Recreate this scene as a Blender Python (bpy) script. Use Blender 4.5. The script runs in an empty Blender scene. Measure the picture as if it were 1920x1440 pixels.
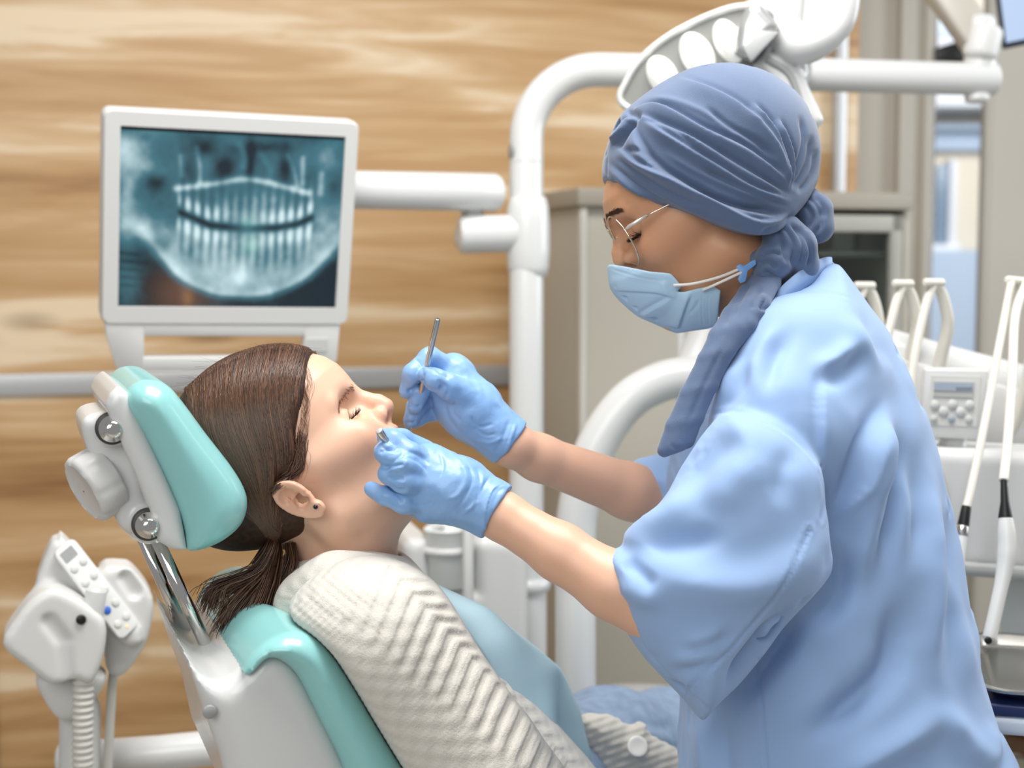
import bpy, bmesh, math, random
import numpy as np
from mathutils import Vector, Matrix
from mathutils.bvhtree import BVHTree

scene = bpy.context.scene
COL = scene.collection
random.seed(7)
rng = np.random.default_rng(7)

# ---------------------------------------------------------------- camera
FPX = 1920 * 50 / 36.0
PITCH = math.radians(4.72)
CAM = np.array([0.0, 0.0, 1.40])
FWD = np.array([0.0, math.cos(PITCH), -math.sin(PITCH)])
RGT = np.array([1.0, 0.0, 0.0])
UPV = np.array([0.0, math.sin(PITCH), math.cos(PITCH)])
cam_data = bpy.data.cameras.new('camera')
cam_data.lens = 50; cam_data.sensor_width = 36; cam_data.sensor_fit = 'HORIZONTAL'
cam_data.clip_start = 0.05
cam_data.dof.use_dof = True
cam_data.dof.focus_distance = 1.37
cam_data.dof.aperture_fstop = 4.0
cam = bpy.data.objects.new('camera', cam_data)
COL.objects.link(cam)
cam.location = CAM
cam.rotation_euler = (math.pi / 2 - PITCH, 0, 0)
scene.camera = cam

# ---------------------------------------------------------------- world, lights, exposure
scene.view_settings.view_transform = 'Standard'
scene.view_settings.look = 'None'
scene.view_settings.gamma = 1
scene.view_settings.use_curve_mapping = False
scene.view_settings.exposure = 0.09
world = bpy.data.worlds.new('world'); scene.world = world
world.use_nodes = True
bg = world.node_tree.nodes['Background']
bg.inputs[0].default_value = (0.95, 0.97, 1.0, 1)
bg.inputs[1].default_value = 0.27

def area_light(name, loc, target, size, power, color=(1, 1, 1), sy=None):
    d = bpy.data.lights.new(name, 'AREA')
    d.shape = 'RECTANGLE'; d.size = size; d.size_y = sy or size
    d.energy = power; d.color = color
    o = bpy.data.objects.new(name, d); COL.objects.link(o)
    o.location = loc
    o.rotation_euler = (Vector(target) - Vector(loc)).to_track_quat('-Z', 'Y').to_euler()
    return o

area_light('overhead_soft_light', (0.1, 1.3, 2.75), (0.1, 1.45, 0), 1.2, 46, (1, 0.98, 0.95), 0.9)  # unseen area light added overhead
area_light('window_daylight', (2.6, 2.3, 2.05), (0.2, 1.6, 1.2), 1.3, 34, (0.93, 0.97, 1.0), 1.6)
area_light('street_daylight', (3.2, 5.2, 3.6), (3.0, 8.6, 1.6), 2.5, 170, (0.97, 0.98, 1.0), 2.0)
area_light('front_fill_light', (-0.9, -1.3, 2.5), (0.1, 1.5, 1.2), 2.2, 40, (1, 0.99, 0.97), 1.6)  # unseen fill added behind the camera, set high to brighten the far forearm

# ---------------------------------------------------------------- projection helpers
def P(px, py, D):
    """world point seen at pixel (px, py), D metres along the view axis"""
    return CAM + D * (FWD + (px - 960) / FPX * RGT + (720 - py) / FPX * UPV)
def proj(v):
    q = np.asarray(v) - CAM
    d = q @ FWD
    return np.stack([960 + FPX * (q @ RGT) / d, 720 - FPX * (q @ UPV) / d, d], -1)
def onplane(px, py, o, n):
    ray = FWD + (px - 960) / FPX * RGT + (720 - py) / FPX * UPV
    t = ((np.asarray(o) - CAM) @ n) / (ray @ n)
    return CAM + t * ray
def nrm(v):
    v = np.asarray(v, float); return v / np.linalg.norm(v)

# ---------------------------------------------------------------- materials
MATS = {}
def lin(c):
    if isinstance(c, str):
        c = [int(c[i:i + 2], 16) / 255 for i in (0, 2, 4)]
    return tuple(x / 12.92 if x <= .04045 else ((x + .055) / 1.055) ** 2.4 for x in c[:3])
def mat(name, col='cccccc', rough=0.5, metal=0.0, coat=0.0, sheen=0.0, sss=0.0, bump=None, var=None, emit=None, spec=None, alpha=None, trans=0, attr=None):
    """bump=(scale, strength, distance[, stretch]); var=(scale, amount) mottles the colour"""
    if name in MATS: return MATS[name]
    m = bpy.data.materials.new(name); m.use_nodes = True
    nt = m.node_tree; b = nt.nodes['Principled BSDF']
    c = lin(col)
    b.inputs['Base Color'].default_value = (*c, 1)
    b.inputs['Roughness'].default_value = rough
    b.inputs['Metallic'].default_value = metal
    if coat: b.inputs['Coat Weight'].default_value = coat; b.inputs['Coat Roughness'].default_value = 0.08
    if sheen: b.inputs['Sheen Weight'].default_value = sheen; b.inputs['Sheen Roughness'].default_value = 0.5
    if spec is not None: b.inputs['Specular IOR Level'].default_value = spec
    if trans: b.inputs['Transmission Weight'].default_value = trans
    if sss:
        b.inputs['Subsurface Weight'].default_value = sss
        b.inputs['Subsurface Radius'].default_value = (0.010, 0.004, 0.002)
        b.inputs['Subsurface Scale'].default_value = 1.0
    if emit:
        b.inputs['Emission Color'].default_value = (*lin(emit[0]), 1); b.inputs['Emission Strength'].default_value = emit[1]
    if alpha is not None: b.inputs['Alpha'].default_value = alpha
    tc = nt.nodes.new('ShaderNodeTexCoord')
    src = None
    if attr:
        at = nt.nodes.new('ShaderNodeAttribute'); at.attribute_name = attr
        src = at.outputs['Color']; nt.links.new(src, b.inputs['Base Color'])
    if var:
        n = nt.nodes.new('ShaderNodeTexNoise'); n.inputs['Scale'].default_value = var[0]; n.inputs['Detail'].default_value = 4
        nt.links.new(tc.outputs['Object'], n.inputs['Vector'])
        mr = nt.nodes.new('ShaderNodeMapRange'); mr.inputs[1].default_value = .3; mr.inputs[2].default_value = .7
        mr.inputs[3].default_value = 1 - var[1]; mr.inputs[4].default_value = 1 + var[1]
        nt.links.new(n.outputs['Fac'], mr.inputs[0])
        mx = nt.nodes.new('ShaderNodeMix'); mx.data_type = 'RGBA'; mx.blend_type = 'MULTIPLY'; mx.inputs[0].default_value = 1
        if src: nt.links.new(src, mx.inputs[6])
        else: mx.inputs[6].default_value = (*c, 1)
        nt.links.new(mr.outputs[0], mx.inputs[7]); nt.links.new(mx.outputs[2], b.inputs['Base Color'])
    if bump:
        n = nt.nodes.new('ShaderNodeTexNoise'); n.inputs['Scale'].default_value = bump[0]; n.inputs['Detail'].default_value = 5
        if len(bump) > 3:
            mp = nt.nodes.new('ShaderNodeMapping'); mp.inputs['Scale'].default_value = bump[3]
            nt.links.new(tc.outputs['Object'], mp.inputs['Vector']); nt.links.new(mp.outputs[0], n.inputs['Vector'])
        else: nt.links.new(tc.outputs['Object'], n.inputs['Vector'])
        bp = nt.nodes.new('ShaderNodeBump'); bp.inputs['Strength'].default_value = bump[1]; bp.inputs['Distance'].default_value = bump[2]
        nt.links.new(n.outputs['Fac'], bp.inputs['Height']); nt.links.new(bp.outputs[0], b.inputs['Normal'])
    MATS[name] = m
    return m

WHITE = mat('white_enamel', 'd3d4d3', 0.28, coat=0.3)
WHITE2 = mat('white_plastic', 'd2d2d0', 0.38)
GREYP = mat('pale_grey_plastic', 'c9cac8', 0.4)
MIDGREY = mat('mid_grey_plastic', '9a9c9c', 0.45)
TEAL = mat('teal_leatherette', '90cac9', 0.26, coat=0.25)
CHROME = mat('chrome', 'e6e4e0', 0.06, metal=1)
STEEL = mat('brushed_steel', 'c6c3bd', 0.2, metal=1)
BLACK = mat('black_plastic', '141414', 0.4)
ALU = mat('satin_aluminium', 'c3c5c6', 0.38, metal=0.55)
GREIGE = mat('greige_laminate', 'b4afa2', 0.5)
GREIGE2 = mat('warm_grey_laminate', 'c0bbb0', 0.5)
RUBBER = mat('grey_hose', 'c9c7c0', 0.5)

# ---------------------------------------------------------------- object helpers
def newmesh(name, V, F, m=None, parent=None, smooth=True, loc=None, attr=None):
    """V (n,3) world coords, F list of faces or an int array (n,4)/(n,3)"""
    V = np.asarray(V, np.float32)
    me = bpy.data.meshes.new(name)
    if isinstance(F, np.ndarray):
        nf, k = F.shape
        me.vertices.add(len(V)); me.vertices.foreach_set('co', V.ravel())
        me.loops.add(nf * k); me.loops.foreach_set('vertex_index', F.astype(np.int32).ravel())
        me.polygons.add(nf)
        me.polygons.foreach_set('loop_start', np.arange(0, nf * k, k, dtype=np.int32))
        me.polygons.foreach_set('loop_total', np.full(nf, k, np.int32))
    else:
        me.from_pydata([tuple(map(float, v)) for v in V], [], [tuple(map(int, f)) for f in F])
    if attr is not None:
        for an, arr in attr.items():
            a = me.attributes.new(an, 'FLOAT_COLOR', 'POINT')
            c = np.ones((len(V), 4), np.float32); c[:, :3] = arr
            a.data.foreach_set('color', c.ravel())
    me.update(calc_edges=True)
    if smooth:
        me.polygons.foreach_set('use_smooth', np.ones(len(me.polygons), bool))
    if m: me.materials.append(m)
    o = bpy.data.objects.new(name, me); COL.objects.link(o)
    if parent is not None:
        o.parent = parent
        if parent.get('_loc') is not None:
            o.matrix_parent_inverse = Matrix.Translation(-Vector(parent['_loc']))
    return o
def tag(o, label, cat, group=None):
    o['label'] = label; o['category'] = cat
    if group: o['group'] = group
    return o
def thing(name, label, cat, loc, group=None):
    o = bpy.data.objects.new(name, None); COL.objects.link(o)
    o.location = tuple(map(float, loc)); o['_loc'] = [float(x) for x in loc]
    o.empty_display_size = 0.05
    return tag(o, label, cat, group)
def struct(o): o['kind'] = 'structure'; return o
def sharp(o, ang=35):
    """smooth shading that keeps edges above ang hard"""
    o.data.set_sharp_from_angle(angle=math.radians(ang)); return o

class MB:
    """collects shapes into one mesh part"""
    def __init__(s): s.V = []; s.F = []
    def add(s, V, F):
        o = sum(len(v) for v in s.V)
        s.V.append(np.asarray(V, float)); s.F += [tuple(int(i) + o for i in f) for f in F]; return s
    def build(s, name, m, parent=None, ang=40):
        o = newmesh(name, np.concatenate(s.V), s.F, m, parent)
        sharp(o, ang); return o

def crom(pts, n=8):
    """Catmull-Rom through pts"""
    p = np.asarray(pts, float); p = np.vstack([2 * p[0] - p[1], p, 2 * p[-1] - p[-2]])
    out = []
    for i in range(1, len(p) - 2):
        for t in np.linspace(0, 1, n, endpoint=False):
            out.append(.5 * ((2 * p[i]) + (-p[i - 1] + p[i + 1]) * t + (2 * p[i - 1] - 5 * p[i] + 4 * p[i + 1] - p[i + 2]) * t * t + (-p[i - 1] + 3 * p[i] - 3 * p[i + 1] + p[i + 2]) * t ** 3))
    out.append(p[-2]); return np.array(out)
def frames(path):
    T = np.gradient(path, axis=0); T /= np.linalg.norm(T, axis=1)[:, None] + 1e-12
    a = np.array([0, 0, 1.]) if abs(T[0][2]) < .9 else np.array([0, 1., 0])
    N = nrm(np.cross(T[0], a)); Ns = []
    for t in T:
        N = nrm(N - t * (N @ t)); Ns.append(N)
    Ns = np.array(Ns); return T, Ns, np.cross(T, Ns)
def tube(path, r, n=20, cap=True, flat=1.0):
    path = np.asarray(path, float); r = np.broadcast_to(np.asarray(r, float), (len(path),))
    T, N, B = frames(path)
    a = np.linspace(0, 2 * np.pi, n, endpoint=False)
    V = (path[:, None] + r[:, None, None] * (np.cos(a)[None, :, None] * N[:, None] + flat * np.sin(a)[None, :, None] * B[:, None])).reshape(-1, 3)
    F = [(i * n + j, i * n + (j + 1) % n, (i + 1) * n + (j + 1) % n, (i + 1) * n + j) for i in range(len(path) - 1) for j in range(n)]
    if cap:
        F.append(tuple(range(n))[::-1]); F.append(tuple((len(path) - 1) * n + j for j in range(n)))
    return V, F
def endround(path, r, k=4, f=0.5):
    """tube path with softly rounded ends"""
    path = np.asarray(path, float)
    t0 = nrm(path[0] - path[1]); t1 = nrm(path[-1] - path[-2])
    r0, r1 = (r[0], r[-1]) if np.ndim(r) else (r, r)
    r = list(np.broadcast_to(r, (len(path),)))
    A = []; RA = []; Bp = []; RB = []
    for i in range(k, 0, -1):
        a = math.pi / 2 * i / k
        A.append(path[0] + t0 * r0 * f * math.sin(a)); RA.append(r0 * (1 - f + f * math.cos(a)))
        Bp.append(path[-1] + t1 * r1 * f * math.sin(a)); RB.append(r1 * (1 - f + f * math.cos(a)))
    return np.vstack([A, path, Bp[::-1]]), np.array(RA + r + RB[::-1])
def rtube(path, r, n=20, f=0.3, k=4): return tube(*endround(path, r, k, f), n=n)
def lathe(prof, o, axis, n=28):
    """prof [(along, radius)], revolved about axis through o"""
    ax = nrm(axis); p = np.asarray(o) + np.array([a for a, r in prof])[:, None] * ax
    a = np.array([0, 0, 1.]) if abs(ax[2]) < .9 else np.array([0, 1., 0])
    N = nrm(np.cross(ax, a)); B = np.cross(ax, N)
    th = np.linspace(0, 2 * np.pi, n, endpoint=False)
    V = []
    for (s, r), c in zip(prof, p): V += [c + max(r, 1e-5) * (math.cos(t) * N + math.sin(t) * B) for t in th]
    k = len(prof)
    F = [(i * n + j, i * n + (j + 1) % n, (i + 1) * n + (j + 1) % n, (i + 1) * n + j) for i in range(k - 1) for j in range(n)]
    F.append(tuple(range(n))[::-1]); F.append(tuple((k - 1) * n + j for j in range(n)))
    return np.array(V), F
def rbox(c, size, R=None, bev=0.004, seg=3):
    bm = bmesh.new(); bmesh.ops.create_cube(bm, size=1)
    for v in bm.verts: v.co = Vector((v.co.x * size[0], v.co.y * size[1], v.co.z * size[2]))
    if bev: bmesh.ops.bevel(bm, geom=bm.edges[:], offset=bev, segments=seg, affect='EDGES', profile=.5)
    V = np.array([v.co[:] for v in bm.verts]); F = [[v.index for v in f.verts] for f in bm.faces]; bm.free()
    if R is not None: V = V @ np.asarray(R).T
    return V + np.asarray(c), F
def prism(poly, o, U, Vv, W, depth, bev=0.003, seg=2):
    """poly [(u,v)] in frame o,U,Vv extruded +-depth/2 along W, bevelled"""
    bm = bmesh.new()
    a = [bm.verts.new(Vector((p[0], p[1], -depth / 2))) for p in poly]
    b = [bm.verts.new(Vector((p[0], p[1], depth / 2))) for p in poly]
    n = len(poly)
    bm.faces.new(a[::-1]); bm.faces.new(b)
    for i in range(n): bm.faces.new((a[i], a[(i + 1) % n], b[(i + 1) % n], b[i]))
    bmesh.ops.recalc_face_normals(bm, faces=bm.faces[:])
    if bev:
        es = [e for e in bm.edges if e.calc_face_angle(0) > .5]
        bmesh.ops.bevel(bm, geom=es, offset=bev, segments=seg, affect='EDGES', profile=.5, clamp_overlap=True)
    bm.verts.index_update()
    L = np.array([v.co[:] for v in bm.verts]); F = [[v.index for v in f.verts] for f in bm.faces]; bm.free()
    return np.asarray(o) + L[:, :1] * np.asarray(U) + L[:, 1:2] * np.asarray(Vv) + L[:, 2:3] * np.asarray(W), F
def disc(c, nvec, r, t, bev=0.2, n=28): 
    b = t * bev
    return lathe([(-t / 2, r - b), (-t / 2 + b, r), (t / 2 - b, r), (t / 2, r - b)], c, nvec, n)

# ---------------------------------------------------------------- signed-distance sculpting
def smin(a, b, k):
    h = np.clip(.5 + .5 * (b - a) / k, 0, 1); return b + (a - b) * h - k * h * (1 - h)
def smax(a, b, k): return -smin(-a, -b, k)
def cap(p, a, b, ra, rb=None):
    rb = ra if rb is None else rb
    a = np.asarray(a, float); b = np.asarray(b, float); ba = b - a
    t = np.clip(((p - a) @ ba) / (ba @ ba), 0, 1)
    return np.linalg.norm(p - a - t[:, None] * ba, axis=1) - (ra + (rb - ra) * t)
def chain(p, pts, rs, k=0.004):
    d = None
    for i in range(len(pts) - 1):
        e = cap(p, pts[i], pts[i + 1], rs[i], rs[i + 1]); d = e if d is None else smin(d, e, k)
    return d
def ell(p, c, r, R=None):
    """ellipsoid; R rows = local axes in world"""
    q = p - np.asarray(c)
    if R is not None: q = q @ np.asarray(R).T
    r = np.asarray(r); k0 = np.linalg.norm(q / r, axis=1); k1 = np.linalg.norm(q / (r * r), axis=1)
    return k0 * (k0 - 1) / np.maximum(k1, 1e-9)
def poly2(q, poly):
    """signed distance of 2-D points to a polygon (negative inside)"""
    poly = np.asarray(poly, float); d = np.full(len(q), 1e9); s = np.ones(len(q))
    n = len(poly); j = n - 1
    for i in range(n):
        e = poly[j] - poly[i]; w = q - poly[i]
        b = w - e * np.clip((w @ e) / (e @ e), 0, 1)[:, None]
        d = np.minimum(d, (b * b).sum(1))
        c1 = q[:, 1] >= poly[i, 1]; c2 = q[:, 1] < poly[j, 1]; c3 = e[0] * w[:, 1] > e[1] * w[:, 0]
        fl = (c1 & c2 & c3) | (~c1 & ~c2 & ~c3); s = np.where(fl, -s, s); j = i
    return s * np.sqrt(d)
_PF = {}
def pfield(q, poly):
    """cached grid lookup of poly2"""
    poly = np.asarray(poly, float); key = poly.tobytes()
    if key not in _PF:
        lo = poly.min(0) - .06; hi = poly.max(0) + .06; n = 420
        st = max((hi - lo).max() / n, .0006); nx, ny = (np.ceil((hi - lo) / st).astype(int) + 2)
        gx, gy = np.meshgrid(lo[0] + st * np.arange(nx), lo[1] + st * np.arange(ny), indexing='ij')
        _PF[key] = (lo, st, poly2(np.stack([gx.ravel(), gy.ravel()], 1), poly).reshape(nx, ny))
    lo, st, G = _PF[key]
    t = (q - lo) / st; c = np.clip(t, 0, np.array(G.shape) - 1.001); ex = np.linalg.norm(t - c, axis=1) * st
    i = c.astype(int); f = c - i; a, b = i[:, 0], i[:, 1]; fx, fy = f[:, 0], f[:, 1]
    return (G[a, b] * (1 - fx) + G[a + 1, b] * fx) * (1 - fy) + (G[a, b + 1] * (1 - fx) + G[a + 1, b + 1] * fx) * fy + ex
def extr(p, poly, o, U, Vv, W, h, r):
    """rounded extrusion of a polygon"""
    q = p - np.asarray(o); d2 = pfield(np.stack([q @ U, q @ Vv], 1), poly) + r
    dz = np.abs(q @ W) - h + r
    return np.minimum(np.maximum(d2, dz), 0) + np.sqrt(np.maximum(d2, 0) ** 2 + np.maximum(dz, 0) ** 2) - r
def puff(p, poly, o, U, Vv, W, R, T, pw=2.0):
    """inflated polygon: half thickness grows from the outline to T over a distance R"""
    q = p - np.asarray(o); d2 = -pfield(np.stack([q @ U, q @ Vv], 1), poly)
    u = np.clip(d2 / R, 0, 1); t = T * (1 - (1 - u) ** pw) ** (1 / pw)
    f = np.abs(q @ W) - t
    return np.where(d2 < 0, np.sqrt(d2 * d2 + np.maximum(np.abs(q @ W), 0) ** 2), np.maximum(f * .7, -d2))
def snet(f, lo, hi, h, B=8, act=1.6):
    """sparse surface nets -> vertices, quads"""
    lo = np.asarray(lo, float); nb = np.ceil((np.asarray(hi) - lo) / h / B).astype(int) + 1
    n = nb * B
    c = [lo[i] + (np.arange(nb[i]) + .5) * B * h - .5 * h for i in range(3)]
    g = np.stack(np.meshgrid(*c, indexing='ij'), -1).reshape(-1, 3)
    fc = f(g)
    active = np.abs(fc) < B * h * act
    vals = np.empty((len(g), B ** 3), np.float32); vals[:] = np.where(fc > 0, 1, -1)[:, None]
    off = np.stack(np.meshgrid(*[(np.arange(B) - B / 2 + .5) * h] * 3, indexing='ij'), -1).reshape(-1, 3)
    ids = np.nonzero(active)[0]
    for s in range(0, len(ids), 400):
        k = ids[s:s + 400]
        pts = (g[k][:, None] + off[None]).reshape(-1, 3)
        vals[k] = f(pts).reshape(len(k), -1)
    vals = vals.reshape(*nb, B, B, B).transpose(0, 3, 1, 4, 2, 5).reshape(*n)
    ins = vals < 0
    s = np.zeros(n - 1, np.uint8)
    C = [(i, j, k) for i in (0, 1) for j in (0, 1) for k in (0, 1)]
    for i, j, k in C: s += ins[i:n[0] - 1 + i, j:n[1] - 1 + j, k:n[2] - 1 + k]
    cells = np.argwhere((s > 0) & (s < 8))
    vid = np.full(n - 1, -1, np.int32); vid[tuple(cells.T)] = np.arange(len(cells))
    cv = np.stack([vals[cells[:, 0] + i, cells[:, 1] + j, cells[:, 2] + k] for i, j, k in C], 1)
    acc = np.zeros((len(cells), 3)); cnt = np.zeros(len(cells))
    for a in range(8):
        for b in range(a + 1, 8):
            da = np.array(C[b]) - np.array(C[a])
            if np.abs(da).sum() != 1: continue
            va, vb = cv[:, a], cv[:, b]; m = (va < 0) != (vb < 0)
            t = np.where(m, va / np.where(m, va - vb, 1), 0)
            acc += m[:, None] * (np.array(C[a]) + t[:, None] * da); cnt += m
    V = lo + (cells + acc / cnt[:, None]) * h
    F = []
    for ax in range(3):
        sl0 = [slice(1, n[i] - 1) for i in range(3)]; sl1 = list(sl0)
        sl0[ax] = slice(0, n[ax] - 1); sl1[ax] = slice(1, n[ax])
        A = ins[tuple(sl0)]; Bq = ins[tuple(sl1)]
        e = np.argwhere(A != Bq); sg = A[tuple(e.T)]
        base = e + 1; base[:, ax] -= 1
        u, v = (ax + 1) % 3, (ax + 2) % 3
        def at(du, dv):
            q = base.copy(); q[:, u] -= du; q[:, v] -= dv
            return vid[tuple(q.T)]
        q = np.stack([at(1, 1), at(0, 1), at(0, 0), at(1, 0)], 1)
        q[~sg] = q[~sg][:, ::-1]; F.append(q)
    F = np.concatenate(F); F = F[(F >= 0).all(1)]
    return V, F
def vnormals(V, F):
    a = V[F[:, 1]] - V[F[:, 0]] if F.shape[1] == 3 else V[F[:, 2]] - V[F[:, 0]]
    b = V[F[:, 2]] - V[F[:, 0]] if F.shape[1] == 3 else V[F[:, 3]] - V[F[:, 1]]
    fn = np.cross(a, b); N = np.zeros_like(V)
    for k in range(F.shape[1]):
        for c in range(3): N[:, c] += np.bincount(F[:, k], fn[:, c], len(V))
    return N / (np.linalg.norm(N, axis=1)[:, None] + 1e-12)
def relax(V, F, it=2, lam=.5):
    E = np.concatenate([F[:, [i, (i + 1) % F.shape[1]]] for i in range(F.shape[1])])
    cnt = np.bincount(E[:, 0], minlength=len(V)) + np.bincount(E[:, 1], minlength=len(V))
    for _ in range(it):
        S = np.stack([np.bincount(E[:, 0], V[E[:, 1], c], len(V)) + np.bincount(E[:, 1], V[E[:, 0], c], len(V)) for c in range(3)], 1)
        V = V + lam * (S / np.maximum(cnt, 1)[:, None] - V)
    return V
def seg2(q, pl):
    """distance, signed side and 0..1 parameter of 2-D points to a polyline"""
    pl = np.asarray(pl, float); L = np.linalg.norm(np.diff(pl, axis=0), axis=1); cum = np.r_[0, np.cumsum(L)] / L.sum()
    d = np.full(len(q), 1e9); side = np.zeros(len(q)); par = np.zeros(len(q))
    for i in range(len(pl) - 1):
        e = pl[i + 1] - pl[i]; w = q - pl[i]; t = np.clip((w @ e) / (e @ e), 0, 1)
        dd = np.linalg.norm(w - t[:, None] * e, axis=1); m = dd < d
        d = np.where(m, dd, d); par = np.where(m, cum[i] + t * (cum[i + 1] - cum[i]), par)
        side = np.where(m, np.sign(e[0] * w[:, 1] - e[1] * w[:, 0]), side)
    return d, side, par
def sculpt(V, F, strokes, facing=0.05):
    """displace the surface along its normals with fold strokes drawn on the visible side.
    stroke = (kind, amp_mm, width_px, [(px,py)...]); ridge / crease are symmetric, lap is a layer edge
    whose raised side lies to the right of the drawing direction (image sense)"""
    N = vnormals(V, F); pr = proj(V); q = pr[:, :2]
    vd = V - CAM; vd /= np.linalg.norm(vd, axis=1)[:, None]
    fac = np.clip((-(N * vd).sum(1) - facing) / .3, 0, 1)
    disp = np.zeros(len(V))
    for st in strokes:
        kind, amp, w, pts = st[:4]
        pl = crom(pts, 5) if len(pts) > 2 else np.asarray(pts, float)
        lo = pl.min(0) - 4 * w; hi = pl.max(0) + 4 * w
        m = np.nonzero(((q > lo) & (q < hi)).all(1) & (fac > 0))[0]
        if not len(m): continue
        d, s, t = seg2(q[m], pl)
        tp = np.clip(np.minimum(t, 1 - t) / (.38 if w > 12 else .2), 0, 1) if not (len(st) > 4 and st[4] == 'full') else np.ones(len(m))
        tp = tp * tp * (3 - 2 * tp)
        if kind == 'ridge': g = np.exp(-(d / w) ** 2)
        elif kind == 'crease': g = -np.exp(-(d / w) ** 2)
        elif kind == 'seam': g = -np.exp(-(d / w) ** 2) + .5 * np.exp(-((d - 2.2 * w) / w) ** 2)
        elif kind == 'fold': x_ = s * d / w; g = 1.7 * x_ * np.exp(-x_ * x_)
        elif kind == 'lap':
            g = np.where(s > 0, np.exp(-(d / (2.2 * w)) ** 2), np.exp(-(d / (.25 * w)) ** 2) - .45 * np.exp(-((d - .6 * w) / (.6 * w)) ** 2))
        disp[m] += amp * .001 * tp * g * fac[m]
    return V + N * disp[:, None]
def sdfobj(name, f, lo, hi, h, m, parent=None, rx=1, strokes=None, post=None, attr=None):
    V, F = snet(f, lo, hi, h)
    if rx: V = relax(V, F, rx)
    if strokes: V = sculpt(V, F, strokes)
    if post: V = post(V, F)
    return newmesh(name, V, F, m, parent, attr=attr(V) if attr else None)
def bounds(pts, pad):
    p = np.asarray(pts); return p.min(0) - pad, p.max(0) + pad
class Frame:
    """plane frame: polygons traced on the photograph are put on the plane through o with normal W"""
    def __init__(s, o, yaw=0.0, W=None, up=(0, 0, 1)):
        s.o = np.asarray(o, float)
        s.W = nrm(W) if W is not None else np.array([math.sin(yaw), -math.cos(yaw), 0.0])
        s.U = nrm(np.cross(up, s.W)); s.V = np.cross(s.W, s.U)
    def px(s, pts, w=0.0):
        o = s.o + s.W * w; out = []
        for x, y in pts:
            q = onplane(x, y, o, s.W) - s.o; out.append((q @ s.U, q @ s.V))
        return np.array(out)
    def pt(s, px, py, w=0.0): return onplane(px, py, s.o + s.W * w, s.W)
def rpoly(poly, n=4):
    """closed Catmull-Rom smoothing of an outline"""
    p = np.asarray(poly, float); N = len(p); out = []
    for i in range(N):
        a, b, c, d = p[i - 1], p[i], p[(i + 1) % N], p[(i + 2) % N]
        for t in np.linspace(0, 1, n, endpoint=False):
            out.append(.5 * ((2 * b) + (-a + c) * t + (2 * a - 5 * b + 4 * c - d) * t * t + (-a + 3 * b - 3 * c + d) * t ** 3))
    return np.array(out)
def bevelled(o, w=0.002, seg=2): 
    return o
# ================================================================ THE SETTING
def wood_mat():
    m = bpy.data.materials.new('wood_veneer'); m.use_nodes = True
    nt = m.node_tree; L = nt.links; b = nt.nodes['Principled BSDF']
    b.inputs['Roughness'].default_value = 0.42
    tc = nt.nodes.new('ShaderNodeTexCoord')
    def noise(scale, sc, detail=4, dist=0.0, rough=.55, offs=(0, 0, 0), src=None):
        mp = nt.nodes.new('ShaderNodeMapping'); mp.inputs['Scale'].default_value = sc; mp.inputs['Location'].default_value = offs
        L.new(src or tc.outputs['Object'], mp.inputs['Vector'])
        n = nt.nodes.new('ShaderNodeTexNoise'); n.inputs['Scale'].default_value = scale; n.inputs['Detail'].default_value = detail
        n.inputs['Distortion'].default_value = dist; n.inputs['Roughness'].default_value = rough
        L.new(mp.outputs[0], n.inputs['Vector']); return n.outputs['Fac']
    def math_(op, a, b2):
        n = nt.nodes.new('ShaderNodeMath'); n.operation = op
        for i, x in enumerate((a, b2)):
            if isinstance(x, (int, float)): n.inputs[i].default_value = x
            else: L.new(x, n.inputs[i])
        return n.outputs[0]
    big = noise(1.0, (.55, 1, 6.5), 3, 0.55, .5)             # broad sap- and heart-wood bands
    mid = noise(1.0, (1.5, 1, 20), 4, 0.8, .6, (3, 0, 1))    # grain lines
    fine = noise(1.0, (6, 1, 190), 3, 0.2, .6)
    knots = nt.nodes.new('ShaderNodeTexVoronoi'); mp = nt.nodes.new('ShaderNodeMapping'); mp.inputs['Scale'].default_value = (2.0, .01, 5.5)
    L.new(tc.outputs['Object'], mp.inputs['Vector']); L.new(mp.outputs[0], knots.inputs['Vector']); knots.inputs['Scale'].default_value = 1.0
    kn = nt.nodes.new('ShaderNodeMapRange'); kn.inputs[1].default_value = 0.0; kn.inputs[2].default_value = .16; kn.inputs[3].default_value = 1; kn.inputs[4].default_value = 0
    L.new(knots.outputs['Distance'], kn.inputs[0])
    v = math_('ADD', math_('MULTIPLY', big, .66), math_('ADD', math_('MULTIPLY', mid, .33), math_('MULTIPLY', fine, .03)))
    cr = nt.nodes.new('ShaderNodeValToRGB'); L.new(v, cr.inputs[0])
    e = cr.color_ramp.elements
    e[0].position = .30; e[0].color = (*lin('7d542f'), 1)
    e[1].position = .72; e[1].color = (*lin('ecd3ad'), 1)
    for p, c in ((.40, 'a87f52'), (.455, 'bd9565'), (.51, 'c7a174'), (.55, 'd4b388'), (.59, 'e8d2b2')):
        x = e.new(p); x.color = (*lin(c), 1)
    mx = nt.nodes.new('ShaderNodeMix'); mx.data_type = 'RGBA'; L.new(math_('MULTIPLY', kn.outputs[0], .7), mx.inputs[0])
    L.new(cr.outputs[0], mx.inputs[6]); mx.inputs[7].default_value = (*lin('6b4424'), 1)
    L.new(mx.outputs[2], b.inputs['Base Color'])
    MATS['wood_veneer'] = m; return m
WOOD = wood_mat()

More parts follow.
